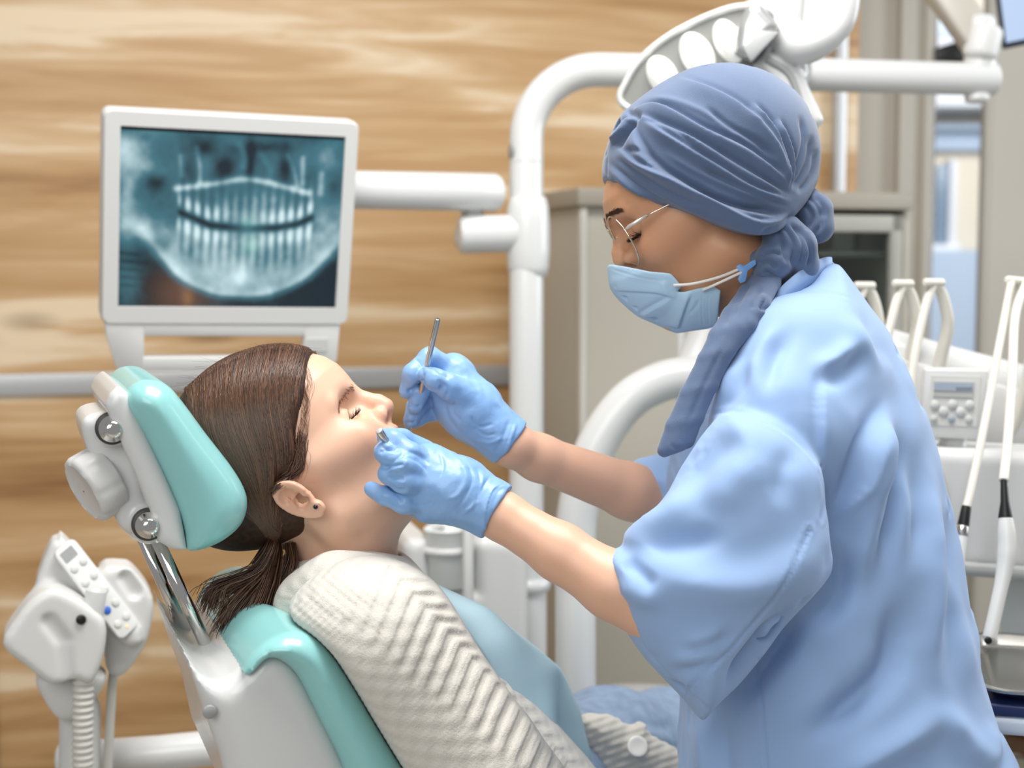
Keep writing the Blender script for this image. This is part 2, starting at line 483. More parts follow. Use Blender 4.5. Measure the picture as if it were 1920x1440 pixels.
WYAW = math.radians(15)
WF = Frame(P(0, 700, 3.0), 0)                       # wall plane
WF.U = np.array([math.cos(WYAW), math.sin(WYAW), 0]); WF.W = np.array([math.sin(WYAW), -math.cos(WYAW), 0]); WF.V = np.array([0, 0, 1.0])
def wallpt(px, py, off=0.0): return onplane(px, py, WF.o + WF.W * off, WF.W)
def wallbox(x0, y0, x1, y1, off, t):
    """box on the wall whose front shows at pixels x0..x1, y0..y1, thickness t in front of plane off"""
    a = wallpt(x0, y1, off + t); b = wallpt(x1, y1, off + t); c = wallpt(x0, y0, off + t)
    wd = (b - a) @ WF.U; z0, z1 = a[2], c[2]
    ctr = a + WF.U * wd / 2 - WF.W * t / 2; ctr[2] = (z0 + z1) / 2
    R = np.stack([WF.U, -WF.W, WF.V], 1)
    return ctr, (wd, t, z1 - z0), R
# wood wall
u0, u1 = -1.6, (wallpt(1600, 700) - WF.o) @ WF.U
R15 = np.stack([WF.U, -WF.W, WF.V], 1)
c = WF.o + WF.U * (u0 + u1) / 2 - WF.W * .05; c[2] = 1.35
V, F = rbox((0, 0, 0), (u1 - u0, .10, 2.70), None, .002, 1)
wall = newmesh('wall_back', V, F, WOOD, smooth=False); wall.location = c; wall.rotation_euler = (0, 0, WYAW)
struct(wall)
# horizontal metal rail
a = wallpt(0, 722); z = a[2]
for nm, zc, hh, tt in (('trim_1', z, .047, .012),):
    V, F = rbox((WF.o + WF.U * (u0 + u1) / 2 + WF.W * tt / 2) * [1, 1, 0] + [0, 0, zc], (u1 - u0, tt, hh), R15, .003)
    struct(sharp(newmesh(nm, V, F, ALU)))
for nm, x0, x1, tt in (('trim_2', -14, 4, .02), ('trim_3', 1541, 1560, .03)):
    cc, s, R = wallbox(x0, -200, x1, 1700, 0, tt); cc[2] = 1.35; s = (s[0], s[1], 2.7)
    V, F = rbox(cc, s, R, .003); struct(sharp(newmesh(nm, V, F, ALU)))
# floor
FLOORM = mat('grey_vinyl_floor', 'b3aca0', 0.35, var=(6, .06))
V, F = rbox((.6, 2.2, -.025), (6.0, 5.6, .05), None, 0); struct(newmesh('floor', V, F, FLOORM, smooth=False))

# right hand wall: greige panels, window, pier
RY = math.radians(4); DW = 3.75
RF = Frame(P(1600, 700, DW), RY); RU = RF.U
def rwall(x0, x1, z0, z1, t, off=0.0):
    a = onplane(x0, 500, RF.o + RF.W * off, RF.W); b = onplane(x1, 500, RF.o + RF.W * off, RF.W)
    cc = (a + b) / 2 - RF.W * t / 2; cc[2] = (z0 + z1) / 2
    return rbox(cc, (np.linalg.norm(b - a), t, z1 - z0), np.stack([RF.U, -RF.W, RF.V], 1), .004)
rw = MB(); rw.add(*rwall(1560, 1744, 0, 2.7, .03)); rw.add(*rwall(1839, 3300, 0, 2.7, .03)); rw.add(*rwall(1740, 1845, 0, .62, .03)); rw.add(*rwall(1740, 1845, 2.35, 2.7, .03))
struct(rw.build('wall_right', mat('greige_wall_paint', 'cbc6bb', .6, var=(3, .02))))
for i, (x0, x1, t) in enumerate(((1584, 1600, .02), (1680, 1698, .035), (1726, 1744, .02), (1840, 1852, .02))):
    V, F = rwall(x0, x1, 0, 2.7, t + .01, t); struct(sharp(newmesh('trim_%d' % (4 + i), V, F, GREIGE2)))
wf = MB()
wf.add(*rwall(1741, 1747, .62, 2.35, .02, -.03)); wf.add(*rwall(1838, 1844, .62, 2.35, .02, -.03)); wf.add(*rwall(1742, 1842, .62, .66, .02, -.03)); wf.add(*rwall(1742, 1842, 2.31, 2.35, .02, -.03))
win = struct(wf.build('window_1', WHITE2))
V, F = rwall(1746, 1839, .65, 2.32, .004, -.038)
pane = newmesh('pane', V, F, mat('window_glass', 'ffffff', .02, trans=1.0, spec=.4), win, smooth=False)

# house across the street, seen through the window
hb = thing('street_building', 'pale stone building across the street behind the window', 'building', (2.75, 8.6, 0))
FAC = mat('cream_render', 'ddd2bd', .8, emit=('ddd2bd', .55)); BLU = mat('pale_blue_stucco', 'b9cbdd', .8, emit=('b9cbdd', .75))
FAC = mat('cream_stucco', 'e6dcc9', .8); BLU = mat('blue_grey_stone', 'b6c8dc', .8)
def hbox(x0, y0, x1, y1, D, t):
    a = P(x0, y1, D); b = P(x1, y0, D); return rbox(((a[0] + b[0]) / 2, a[1] + t / 2, (a[2] + b[2]) / 2), (b[0] - a[0], t, b[2] - a[2]), None, .01)
sh = sharp
sh(newmesh('facade', *hbox(1500, -60, 2120, 470, 8.6, .3), FAC, hb))
sh(newmesh('plinth', *hbox(1500, 470, 2120, 1300, 8.5, .4), BLU, hb))
sh(newmesh('window_sill', *hbox(1740, 458, 1800, 482, 8.35, .2), mat('white_stone', 'e9edf2', .7), hb))
sh(newmesh('cornice', *hbox(1500, 175, 2120, 200, 8.2, .4), MATS['white_stone'], hb))
sh(newmesh('string_course', *hbox(1500, 232, 2120, 244, 8.4, .2), BLU, hb))
sh(newmesh('frieze', *hbox(1500, 246, 2120, 282, 8.48, .2), BLU, hb))
hw = newmesh('window', *hbox(1752, 310, 1778, 458, 8.45, .12), mat('dull_blue_glass', '7d93a8', .25), hb)
sh(newmesh('window_surround', *hbox(1778, 300, 1792, 466, 8.42, .15), MATS['white_stone'], hb))
sh(newmesh('upper_window', *hbox(1745, -30, 1800, 72, 8.45, .12), mat('pale_sky_pane', 'c9dcf0', .2), hb))
sh(newmesh('ledge', *hbox(1700, 72, 1830, 88, 8.2, .4), MATS['white_stone'], hb))

# ---------------------------------------------------------------- glazed cabinet against the wood wall
CY = math.radians(17); CF = Frame(P(1092, 700, 2.72), CY)
CR = np.stack([CF.U, -CF.W, CF.V], 1)
def cbox(x0, x1, z0, z1, off, t, bev=.004):
    a = onplane(x0, 600, CF.o + CF.W * off, CF.W); b = onplane(x1, 600, CF.o + CF.W * off, CF.W)
    cc = (a + b) / 2 - CF.W * t / 2; cc[2] = (z0 + z1) / 2
    return rbox(cc, (np.linalg.norm(b - a), t, z1 - z0), CR, bev)
ztop = CF.pt(1092, 352)[2]; zb = .10
cb = thing('storage_cabinet', 'tall greige storage cabinet with glazed door behind the person in scrubs', 'cabinet', (CF.pt(1390, 700) - CF.W * .15) * [1, 1, 0])
m = MB(); m.add(*cbox(1088, 1330, zb, ztop - .02, 0, .36)); m.add(*cbox(1330, 1702, zb, ztop - .02, -.30, .02)); m.add(*cbox(1690, 1702, zb, ztop - .02, 0, .3)); m.add(*cbox(1330, 1700, zb, .9, 0, .3))
m.build('body', GREIGE, cb)
m = MB(); m.add(*cbox(1083, 1708, ztop - .035, ztop, .02, .38)); m.build('top_panel', mat('taupe_edge', '9d9689', .45), cb)
m = MB(); m.add(*cbox(1088, 1101, zb, ztop - .035, .012, .02)); m.build('edge_strip', mat('pale_edge', 'c6c4bb', .45), cb)
dz0, dz1 = .92, ztop - .045
fr = MB(); fr.add(*cbox(1345, 1362, dz0, dz1, .01, .025)); fr.add(*cbox(1668, 1690, dz0, dz1, .01, .025)); fr.add(*cbox(1345, 1690, dz1 - .035, dz1, .01, .025)); fr.add(*cbox(1345, 1690, dz0, dz0 + .03, .01, .025))
dr = fr.build('door', mat('grey_door_frame', 'a9a79f', .45), cb)
newmesh('pane', *cbox(1362, 1668, dz0 + .03, dz1 - .035, .0, .005, 0), mat('cabinet_glass', 'dfe6e2', .05, trans=1.0, spec=.3), dr, smooth=False)
for zz in (1.06, 1.235, 1.42): newmesh('shelf', *cbox(1332, 1690, zz, zz + .012, -.03, .26), mat('shelf_grey', '8d8f8a', .5), cb)
for i, (x0, x1, z0, hh, cl) in enumerate(((1545, 1580, 1.247, .10, 'cfd0cc'), (1592, 1634, 1.247, .12, 'bcbcb6'), (1560, 1600, 1.432, .05, 'd5d6d2'), (1610, 1650, 1.432, .045, 'a9aaa5'), (1545, 1600, 1.072, .11, 'c8beb0'))):
    bx = newmesh('storage_box', *cbox(x0, x1, z0, z0 + hh, -.08, .12, .006), mat('box_' + cl, cl, .6)); sharp(bx)
    tag(bx, ['pale box at the left of the middle shelf behind the cabinet glass', 'taller grey box at the right of the middle shelf behind the cabinet glass', 'small pale box on the top shelf behind the cabinet glass, left', 'small grey box on the top shelf behind the cabinet glass, right', 'beige box on the lowest shelf behind the cabinet glass'][i], 'box', 'boxes in the glazed cabinet')
# ================================================================ WALL-SIDE EQUIPMENT
S = lambda px, D: px * D / FPX           # pixels -> metres at depth D
cc_ = np.array([P(960, 720, 1.0)])
# ---------------------------------------------------------------- x-ray monitor
def cam2w(q): return CAM + q[0] * RGT - q[1] * UPV + q[2] * FWD
a, b_, c_ = -0.35611105, 0.2959283, -0.01186006
Ry = np.array([[math.cos(a), 0, math.sin(a)], [0, 1, 0], [-math.sin(a), 0, math.cos(a)]])
Rx = np.array([[1, 0, 0], [0, math.cos(b_), -math.sin(b_)], [0, math.sin(b_), math.cos(b_)]])
Rz = np.array([[math.cos(c_), -math.sin(c_), 0], [math.sin(c_), math.cos(c_), 0], [0, 0, 1]])
Rm = Ry @ Rx @ Rz; Tm = np.array([-.40216784, -.23203383, 2.04197822])
def MW(x, y, z=0.0): return cam2w(Rm @ np.array([x, y, z]) + Tm)          # monitor plane: x right, y down, z away
MO = MW(0, 0); MU = nrm(MW(1, 0) - MO); MV = nrm(MW(0, -1) - MO); MWn = nrm(MW(0, 0, -1) - MO)
mon = thing('xray_monitor', 'white framed monitor showing a dental x-ray in front of the wood wall', 'monitor', MO - [0, 0, .2])
def frame_ring(outer, inner, o, U, Vv, W, d, bev=.003):
    """rectangular ring: outer/inner = (x0,y0,x1,y1)"""
    mb = MB(); (x0, y0, x1, y1), (a0, b0, a1, b1) = outer, inner
    for (p0, q0, p1, q1) in ((x0, y0, a0, y1), (a1, y0, x1, y1), (a0, y0, a1, b0), (a0, b1, a1, y1)):
        mb.add(*prism([(p0, q0), (p1, q0), (p1, q1), (p0, q1)], o, U, Vv, W, d, 0))
    return mb
W2, H2 = .18, .152
sx0, sx1, sy1, sy0 = -W2 + .0235, W2 - .021, H2 - .022, -H2 + .026
def rrect(x0, y0, x1, y1, r, n=5):
    out = []
    for cx, cy, a0 in ((x1 - r, y1 - r, 0), (x0 + r, y1 - r, 90), (x0 + r, y0 + r, 180), (x1 - r, y0 + r, 270)):
        for k in range(n): a = math.radians(a0 + 90 * k / (n - 1)); out.append((cx + r * math.cos(a), cy + r * math.sin(a)))
    return out
sharp(newmesh('housing', *prism(rrect(-W2, -H2, W2, H2, .012), MO - MWn * .026, MU, MV, MWn, .04, .005, 3), WHITE2, mon))
bez = MB(); rr_o = rrect(-W2, -H2, W2, H2, .012); rr_i = rrect(sx0, sy0, sx1, sy1, .001)
n = len(rr_o)
Vb = []; 
for zz, ring in ((-.008, rr_o), (.001, [(x * .985, y * .985) for x, y in rr_o]), (.001, rr_i), (-.006, rr_i)):
    Vb += [MO + x * MU + y * MV + zz * MWn for x, y in ring]
Fb = [(k * n + i, k * n + (i + 1) % n, (k + 1) * n + (i + 1) % n, (k + 1) * n + i) for k in range(3) for i in range(n)]
bez.add(Vb, Fb); bez.build('bezel', WHITE2, mon)
# x-ray picture as a fine grid with point colours
def xray():
    nx, ny = 460, 350
    u, v = np.meshgrid(np.linspace(0, 1, nx), np.linspace(0, 1, ny))       # v down
    def nz(fx, fy, seed, oct=4):
        r = np.random.default_rng(seed); out = np.zeros_like(u); amp = 1
        for o_ in range(oct):
            g = r.random((int(fy * 2 ** o_) + 3, int(fx * 2 ** o_) + 3)); x = u * (g.shape[1] - 2); y = v * (g.shape[0] - 2)
            i = x.astype(int); j = y.astype(int); fx_, fy_ = x - i, y - j; fx_ = fx_ * fx_ * (3 - 2 * fx_); fy_ = fy_ * fy_ * (3 - 2 * fy_)
            out += amp * ((g[j, i] * (1 - fx_) + g[j, i + 1] * fx_) * (1 - fy_) + (g[j + 1, i] * (1 - fx_) + g[j + 1, i + 1] * fx_) * fy_); amp *= .5
        return out / 1.9 - .5
    def gl(cx, cy, sx, sy, r=0):
        c, s = math.cos(r), math.sin(r); dx, dy = u - cx, v - cy
        return np.exp(-(((dx * c + dy * s) / sx) ** 2 + ((-dx * s + dy * c) / sy) ** 2))
    def line(pts, w):
        d, _, t = seg2(np.stack([u.ravel(), v.ravel()], 1), crom(pts, 6)); return np.exp(-(d.reshape(u.shape) / w) ** 2)
    I = .32 + .30 * nz(5, 4, 1) + .16 * nz(11, 9, 6)
    I += .30 * gl(.55, .62, .36, .26) + .12 * gl(.55, .8, .3, .12)
    I += .34 * gl(.03, .14, .12, .12) + .2 * gl(.12, .22, .1, .05, .5) + .25 * gl(.03, .38, .04, .16) + .16 * gl(.06, .55, .06, .2)
    I += .16 * gl(.94, .12, .1, .08) + .1 * gl(.93, .4, .06, .2)
    for cx, cy, sx, sy, a in ((.45, .2, .05, .07, -.36), (.57, .17, .022, .12, -.38), (.73, .2, .03, .1, -.34), (.36, .1, .05, .04, -.25), (.5, .1, .05, .03, -.2), (.67, .08, .1, .03, -.22), (.85, .22, .03, .06, -.12), (.16, .3, .05, .05, -.28), (.30, .22, .025, .07, -.15), (.17, .65, .05, .06, -.22), (.96, .3, .03, .05, -.15)):
        I += a * gl(cx, cy, sx, sy)
    for pts, w, a in (([(.25, .33), (.4, .30), (.55, .265), (.7, .29), (.84, .33)], .02, .38), ([(.33, .1), (.345, .2), (.35, .29)], .012, .22), ([(.74, .12), (.77, .2), (.79, .29)], .012, .2), ([(.81, .13), (.815, .28)], .012, .2), ([(.26, .15), (.27, .26)], .014, .18),
                      ([(.52, .08), (.55, .14), (.545, .2)], .02, .2), ([(.62, .12), (.66, .2), (.66, .27)], .016, .12), ([(.9, .22), (.9, .33)], .016, .2)):
        I += a * line(pts, w)
    jaw = [(.10, .56), (.2, .72), (.28, .83), (.4, .905), (.55, .93), (.7, .905), (.83, .83), (.92, .72), (1.02, .56)]
    I += .15 * line(jaw, .03) + .14 * line([(x, y - .05) for x, y in jaw], .07)
    d, s, t = seg2(np.stack([u.ravel(), v.ravel()], 1), crom(jaw, 6)); out = ((d.reshape(u.shape)) * (s.reshape(u.shape) > 0))
    below = np.clip(out / .05, 0, 1); I *= 1 - .88 * below * np.clip((v - .55) / .2, 0, 1)
    I += .10 * gl(.04, .86, .06, .14) * 3
    # teeth rows
    ub = np.array([.26, .3, .4, .55, .7, .8, .865]); vb_ = np.array([.46, .48, .53, .545, .535, .51, .47])
    bite = np.interp(u, ub, vb_)
    inr = np.clip((u - .245) / .02, 0, 1) * np.clip((.885 - u) / .02, 0, 1)
    ph = np.cos((u - .555) * 2 * np.pi / .043 + .5 * np.sin((u - .555) * 9)); tooth = np.clip(.62 + .5 * ph, 0, 1)
    up = np.exp(-((v - bite + .06) / .045) ** 2); lo = np.exp(-((v - bite - .065) / .045) ** 2)
    side = np.clip(np.abs(u - .56) / .16, 0.25, 1)
    I += inr * tooth * (.40 * up + .36 * lo) * side
    I += inr * (.075 * (np.cos((u - .555) * 2 * np.pi / .043) ) * (np.exp(-((v - bite + .15) / .08) ** 2) + np.exp(-((v - bite - .15) / .08) ** 2)))
    gap = np.exp(-((v - bite) / .020) ** 2) * inr * (.45 + .55 * np.clip(np.abs(u - .56) / .1, 0, 1)); I = I * (1 - .9 * gap)
    I += .18 * gl(.55, .82, .03, .05)
    I += .22 * nz(12, 9, 3) + .05 * nz(40, 30, 4, 2)
    for k in range(5): I -= .13 * gl(.04, .70 + .045 * k, .05, .010, .1)
    I = np.clip(I, 0.0, 1)
    dark = np.array(lin('0b1e26')); mid = np.array(lin('3d6f7c')); hi = np.array(lin('cfe9ee'))
    I = np.clip(.5 + (I - .44) * 1.25, 0, 1); t = I[..., None]
    C = np.where(t < .5, dark + (mid - dark) * (t / .5) ** 1.1, mid + (hi - mid) * ((t - .5) / .5) ** 1.2)
    br = (gl(.28, .92, .13, .14) * below)[..., None]; C = C + br * np.array(lin('7a4a24')) * .55
    C = C + (gl(.31, .95, .025, .06) * .5)[..., None] * np.array(lin('b98a4e')) * .5
    g_ = ((gl(.585, .6, .03, .1) > .3) * 1.0); g_ = .7 * gl(.585, .64, .035, .06) + .6 * gl(.57, .5, .03, .03)
    C = C * (1 - .35 * g_[..., None]) + g_[..., None] * np.array(lin('5fb89a')) * .45
    C[v < .022] = lin('05090c')
    X = sx0 + u * (sx1 - sx0); Y = sy1 + v * (sy0 - sy1)
    Vx = MO + X.ravel()[:, None] * MU + Y.ravel()[:, None] * MV - .004 * MWn
    idx = np.arange(nx * ny).reshape(ny, nx)
    Fx = np.stack([idx[:-1, :-1], idx[1:, :-1], idx[1:, 1:], idx[:-1, 1:]], -1).reshape(-1, 4)
    return Vx, Fx, C.reshape(-1, 3)
Vx, Fx, Cx = xray()
m = bpy.data.materials.new('xray_screen'); m.use_nodes = True; nt = m.node_tree; b = nt.nodes['Principled BSDF']
at = nt.nodes.new('ShaderNodeAttribute'); at.attribute_name = 'pic'
b.inputs['Base Color'].default_value = (.01, .01, .012, 1); b.inputs['Roughness'].default_value = .25
nt.links.new(at.outputs['Color'], b.inputs['Emission Color']); b.inputs['Emission Strength'].default_value = 1.0
newmesh('screen', Vx, Fx, m, mon, attr={'pic': Cx})
# handle frame under the screen
hy0 = -H2 + .002; hb0, hb1 = -H2 - .071, -H2 - .003
outer = [(-.174, hy0), (.168, hy0), (.165, hb0 + .014), (.155, hb0 + .002), (.148, hb0), (-.148, hb0), (-.158, hb0 + .005), (-.172, -.165)]
hm = MB()
hx0, hx1, hyb, hyt = -.119, .114, hb0 + .021, hb1 - .015
for poly in ([(-.174, hy0), (hx0, hy0), (hx0, hb0), (-.150, hb0), (-.158, hb0 + .006), (-.172, hy0 - .02)], [(hx1, hy0), (.168, hy0), (.166, hb0 + .014), (.156, hb0 + .002), (hx1, hb0)], [(hx0 - .002, hy0), (hx1 + .002, hy0), (hx1 + .002, hyt), (hx0 - .002, hyt)], [(hx0 - .002, hyb), (hx1 + .002, hyb), (hx1 + .002, hb0), (hx0 - .002, hb0)]):
    hm.add(*prism(poly, MO - MWn * .012, MU, MV, MWn, .022, .0025))
hd = hm.build('handle', WHITE2, mon)
sharp(newmesh('button_panel', *prism(rrect(.118, hb0 + .03, .150, hb0 + .05, .002), MO - MWn * .0005, MU, MV, MWn, .002, 0), GREYP, hd))

# ---------------------------------------------------------------- equipment column with lamp arm
DP = 2.35; rp = S(32, DP)
col = thing('equipment_column', 'white bent steel column carrying the monitor arm and lamp arm', 'column', P(987, 1225, DP))
bend = [P(987, 1090, DP), P(987, 330, DP)] + [P(987 + 133 * (1 - math.cos(t)), 262 - 131 * math.sin(t), DP) for t in np.linspace(0, math.pi / 2, 14)] + [P(1300, 134, 2.38), P(1600, 142, 2.43), P(1862, 149, 2.47)]
newmesh('pole', *rtube(bend, rp, 28, .12), WHITE, col)
sharp(newmesh('lower_pole', *rtube([P(989, 1095, DP), P(989, 1095, DP) * [1, 1, 0] + [0, 0, .01]], S(36, DP), 28, .1), WHITE, col))
sharp(newmesh('foot', *lathe([(0, .12), (.015, .12), (.03, .10), (.035, .05)], P(989, 1095, DP) * [1, 1, 0], (0, 0, 1)), WHITE, col))
newmesh('flange', *lathe([(S(y, DP), S(r, DP)) for y, r in ((-14, 36), (-10, 43), (0, 45), (8, 43), (12, 36))], P(988, 1094, DP), (0, 0, 1)), WHITE, col)
newmesh('tee_collar', *lathe([(S(y, DP), S(r, DP)) for y, r in ((-78, 32), (-76, 36), (-60, 39), (-30, 41), (20, 41), (50, 39), (68, 34), (70, 32))], P(990, 440, DP), (0, 0, 1)), WHITE, col)
st = MB(); st.add(*rtube([P(985, 437, DP), P(868, 440, DP - .02)], S(35, DP), 24, .25)); st.build('side_stub', WHITE, col)
newmesh('pivot', *lathe([(S(y, DP), S(r, DP)) for y, r in ((-40, 30), (-20, 34), (-4, 32), (4, 22), (18, 20), (34, 24), (46, 10))], P(885, 425, DP), (0, 0, 1)), WHITE, col)
newmesh('pole_latch', *disc(P(959, 283, DP - .012), RGT * -1 - FWD * .3, .013, .004), MIDGREY, col)
ring = newmesh('pole_joint', *lathe([(-.001, rp * .9), (-.0008, rp * 1.015), (.0008, rp * 1.015), (.001, rp * .9)], P(987, 303, DP), (0, 0, 1)), GREYP, col)
arm = newmesh('monitor_arm', *rtube([P(560, 356, 2.16), P(660, 356, 2.2), P(925, 361, DP)], [S(36, 2.2), S(36, 2.2), S(36, DP)], 24, .18), WHITE)
tag(arm, 'white tubular arm holding the x-ray monitor to the column', 'arm')
# end post and second arm at the right end
newmesh('end_post', *lathe([(-.05, .022), (-.04, .028), (0, .028), (.035, .026), (.07, .024), (.08, .02)], P(1838, 118, 2.47), (0, 0, 1)), WHITE, col)
newmesh('end_cap', *lathe([(-.012, .012), (-.01, .02), (0, .022), (.004, .018)], P(1832, 180, 2.47), (0, 0, 1)), WHITE, col)
ua = MB(); p0, p1 = P(1840, 82, 2.47), P(1738, -60, 2.5); d = nrm(p1 - p0); w_ = nrm(np.cross(d, FWD)); R = np.stack([d, w_, np.cross(d, w_)], 1)
ua.add(*rbox((p0 + p1) / 2 + d * .01, (np.linalg.norm(p1 - p0) + .02, .058, .05), R, .01))
ua.build('upper_arm', mat('warm_grey_enamel', 'b9b4aa', .35), col)
newmesh('hinge_cover', *rtube([P(1838, 100, 2.46), P(1848, 62, 2.46)], .030, 20, .4), WHITE2, col)
# small screen in the top right corner
sc = thing('wall_monitor', 'dark framed screen glowing pale blue in the top right corner', 'monitor', P(1905, 90, 2.6))
Fm = Frame(P(1905, 40, 2.6), math.radians(-12))
pl = Fm.px([(1858, -80), (2090, -120), (2090, 48), (1880, 92)])
sharp(newmesh('bezel', *prism(pl, Fm.o, Fm.U, Fm.V, Fm.W, .03, .004), mat('navy_bezel', '16223f', .4), sc))
pl2 = Fm.px([(1868, -72), (2080, -112), (2080, 40), (1887, 80)], .017)
newmesh('screen', *prism(pl2, Fm.o + Fm.W * .016, Fm.U, Fm.V, Fm.W, .002, 0), mat('lit_screen', '20242c', .3, emit=('b9cfee', .95)), sc, smooth=False)
# dark box (monitor back) in front of the window
bo = sharp(newmesh('window_box', *prism(Frame(P(1785, 100, 3.69)).px([(1749, 92), (1800, 76), (1816, 84), (1822, 128), (1749, 128)]), P(1785, 100, 3.69), Frame(P(1785, 100, 3.69)).U, Frame(P(1785, 100, 3.69)).V, Frame(P(1785, 100, 3.69)).W, .05, .006), BLACK))
tag(bo, 'black curved screen back between the window and the lamp arm end', 'screen')

# ---------------------------------------------------------------- operating lamp
DL = 1.95; LF = Frame(P(1350, 120, DL), math.radians(-10))
lamp = thing('operating_lamp', 'white dental operating lamp with oval reflectors above the blue turban', 'lamp', P(1480, 60, DL + .05))
def Lp(pts, w=0.0): return LF.px(pts, w)
shell = rpoly(Lp([(1168, 200), (1172, 150), (1214, 92), (1290, 42), (1385, 6), (1470, -25), (1500, 20), (1470, 95), (1400, 200), (1300, 250)]), 5)
def f(p): 
    d = puff(p, shell, LF.o - LF.W * .01, LF.U, LF.V, LF.W, .05, .035)
    return smax(d, (p - (LF.o + LF.W * .012)) @ LF.W, .006)
lo, hi = bounds([P(1150, 260, DL - .1), P(1520, -50, DL + .1)], .06)
sdfobj('shell', f, lo, hi, .003, WHITE, lamp)
rimo = rpoly(Lp([(1172, 200), (1178, 152), (1219, 98), (1292, 50), (1385, 16), (1455, 30), (1440, 100), (1380, 190), (1290, 240)]), 5)
newmesh('rim', *tube(np.array([LF.o + u * LF.U + v * LF.V + .014 * LF.W for u, v in np.vstack([rimo, rimo[:1]])]), .005, 10, False), mat('clear_rim', 'd3d4d2', .15, coat=.5), lamp)
inner = prism(rimo * 1.0, LF.o + LF.W * .010, LF.U, LF.V, LF.W, .006, 0)
newmesh('face_plate', *inner, mat('lamp_face_grey', '7f807c', .3), lamp, smooth=False)
REF = mat('bright_reflector', 'f4f4f0', .18, metal=.25, emit=('fffdf5', .25))
for (x, y, ln, wd, an) in ((1243, 143, 42, 28, 60), (1308, 105, 48, 30, 62), (1366, 78, 44, 26, 65), (1255, 205, 40, 26, 58)):
    o_ = LF.pt(x, y, .014); a = math.radians(an)
    A = math.cos(a) * LF.U - math.sin(a) * LF.V; Bx = math.sin(a) * LF.U + math.cos(a) * LF.V
    nn = 24; th = np.linspace(0, 2 * np.pi, nn, endpoint=False); Vr = []
    for k, (s, hgt) in enumerate(((1, 0), (.97, .006), (.85, .011), (.6, .015), (.3, .0172), (.02, .018))):
        Vr += [o_ + S(ln, DL) * s * math.cos(t) * A + S(wd, DL) * s * math.sin(t) * Bx + LF.W * hgt for t in th]
    Fr = [(k * nn + i, k * nn + (i + 1) % nn, (k + 1) * nn + (i + 1) % nn, (k + 1) * nn + i) for k in range(5) for i in range(nn)]
    newmesh('reflector', Vr, Fr, REF, lamp)
def f(p): return extr(p, Lp([(1378, 110), (1384, 60), (1402, 22), (1425, 18), (1462, 60), (1408, 122)]), LF.o + LF.W * .03, LF.U, LF.V, LF.W, .03, .014)
lo, hi = bounds([LF.pt(1370, 130), LF.pt(1470, 10)], .06)
hb_ = sdfobj('hub', f, lo, hi, .0025, mat('satin_silver', 'c4c5c5', .3, metal=.6), lamp)
sharp(newmesh('hub_cap', *prism(Lp([(1393, 92), (1424, 58), (1462, 60), (1408, 118)], .06), LF.o + LF.W * .058, LF.U, LF.V, LF.W, .012, .003), mat('hub_grey', 'aeb0b0', .4), hb_))
def f(p):
    a = extr(p, Lp([(1408, 125), (1440, 95), (1470, 98), (1500, 130), (1545, 226), (1530, 246), (1512, 232)]), LF.o + LF.W * .0, LF.U, LF.V, LF.W, .022, .012)
    b = extr(p, Lp([(1425, 30), (1470, -40), (1510, -40), (1500, 60), (1518, 130), (1505, 200), (1470, 110)]), LF.o - LF.W * .03, LF.U, LF.V, LF.W, .03, .014)
    return smin(a, b, .006)
lo, hi = bounds([LF.pt(1400, 260), LF.pt(1560, -60)], .08)
sdfobj('arm_blade', f, lo, hi, .003, WHITE, lamp)
newmesh('grey_gasket', *rtube(crom([LF.pt(1438, 112, .02), LF.pt(1480, 140, .02), LF.pt(1502, 195, .02), LF.pt(1520, 225, .018)], 6), .0055, 10), MIDGREY, lamp)
hpath = crom([LF.pt(1470, 62, .01), LF.pt(1500, 86, .02), LF.pt(1545, 72, .03), LF.pt(1580, 35, .03), LF.pt(1592, -20, .03), LF.pt(1600, -60, .02)], 8)
hr = np.interp(np.linspace(0, 1, len(hpath)), [0, .2, .5, 1], [.026, .026, .019, .014])
newmesh('handle', *rtube(hpath, hr, 22, .3), WHITE, lamp)
def f(p): return extr(p, Lp([(1440, -60), (1600, -60), (1560, 30), (1530, 62), (1470, 70)]), LF.o - LF.W * .035, LF.U, LF.V, LF.W, .014, .008)
lo, hi = bounds([LF.pt(1430, 80, -.05), LF.pt(1610, -70, 0)], .05)
sdfobj('lamp_back', f, lo, hi, .003, WHITE, lamp)
newmesh('lamp_stem', *rtube([LF.pt(1500, -60, -.03), LF.pt(1500, 60, -.06), P(1500, 140, 2.38)], .02, 16), WHITE, lamp)

# ---------------------------------------------------------------- big bent pipe of the delivery arm
DB = 2.12; br = S(38, DB)
pipe = crom([P(1079, 1330, DB) * [1, 1, 0] + [0, 0, .01], P(1079, 1330, DB), P(1079, 1080, DB), P(1083, 960, DB), P(1112, 850, DB), P(1170, 760, DB), P(1240, 716, DB), P(1320, 704, DB), P(1480, 696, DB - .03), P(1660, 662, 2.03)], 10)
da = thing('bent_pipe', 'thick white bent pipe rising behind the patient towards the scrubs', 'pipe', P(1079, 1700, DB))
newmesh('pipe', *rtube(pipe, br, 30, .1), WHITE, da)
newmesh('joint_block', *rtube(crom([P(1368, 575, DB + .05), P(1330, 620, DB + .05), P(1300, 690, DB + .03)], 5), [.028] * 11, 20, .3), WHITE2, da)
newmesh('rod', *rtube([P(1276, 590, DB + .1), P(1276, 1000, DB + .1)], .006, 10), WHITE2, da)

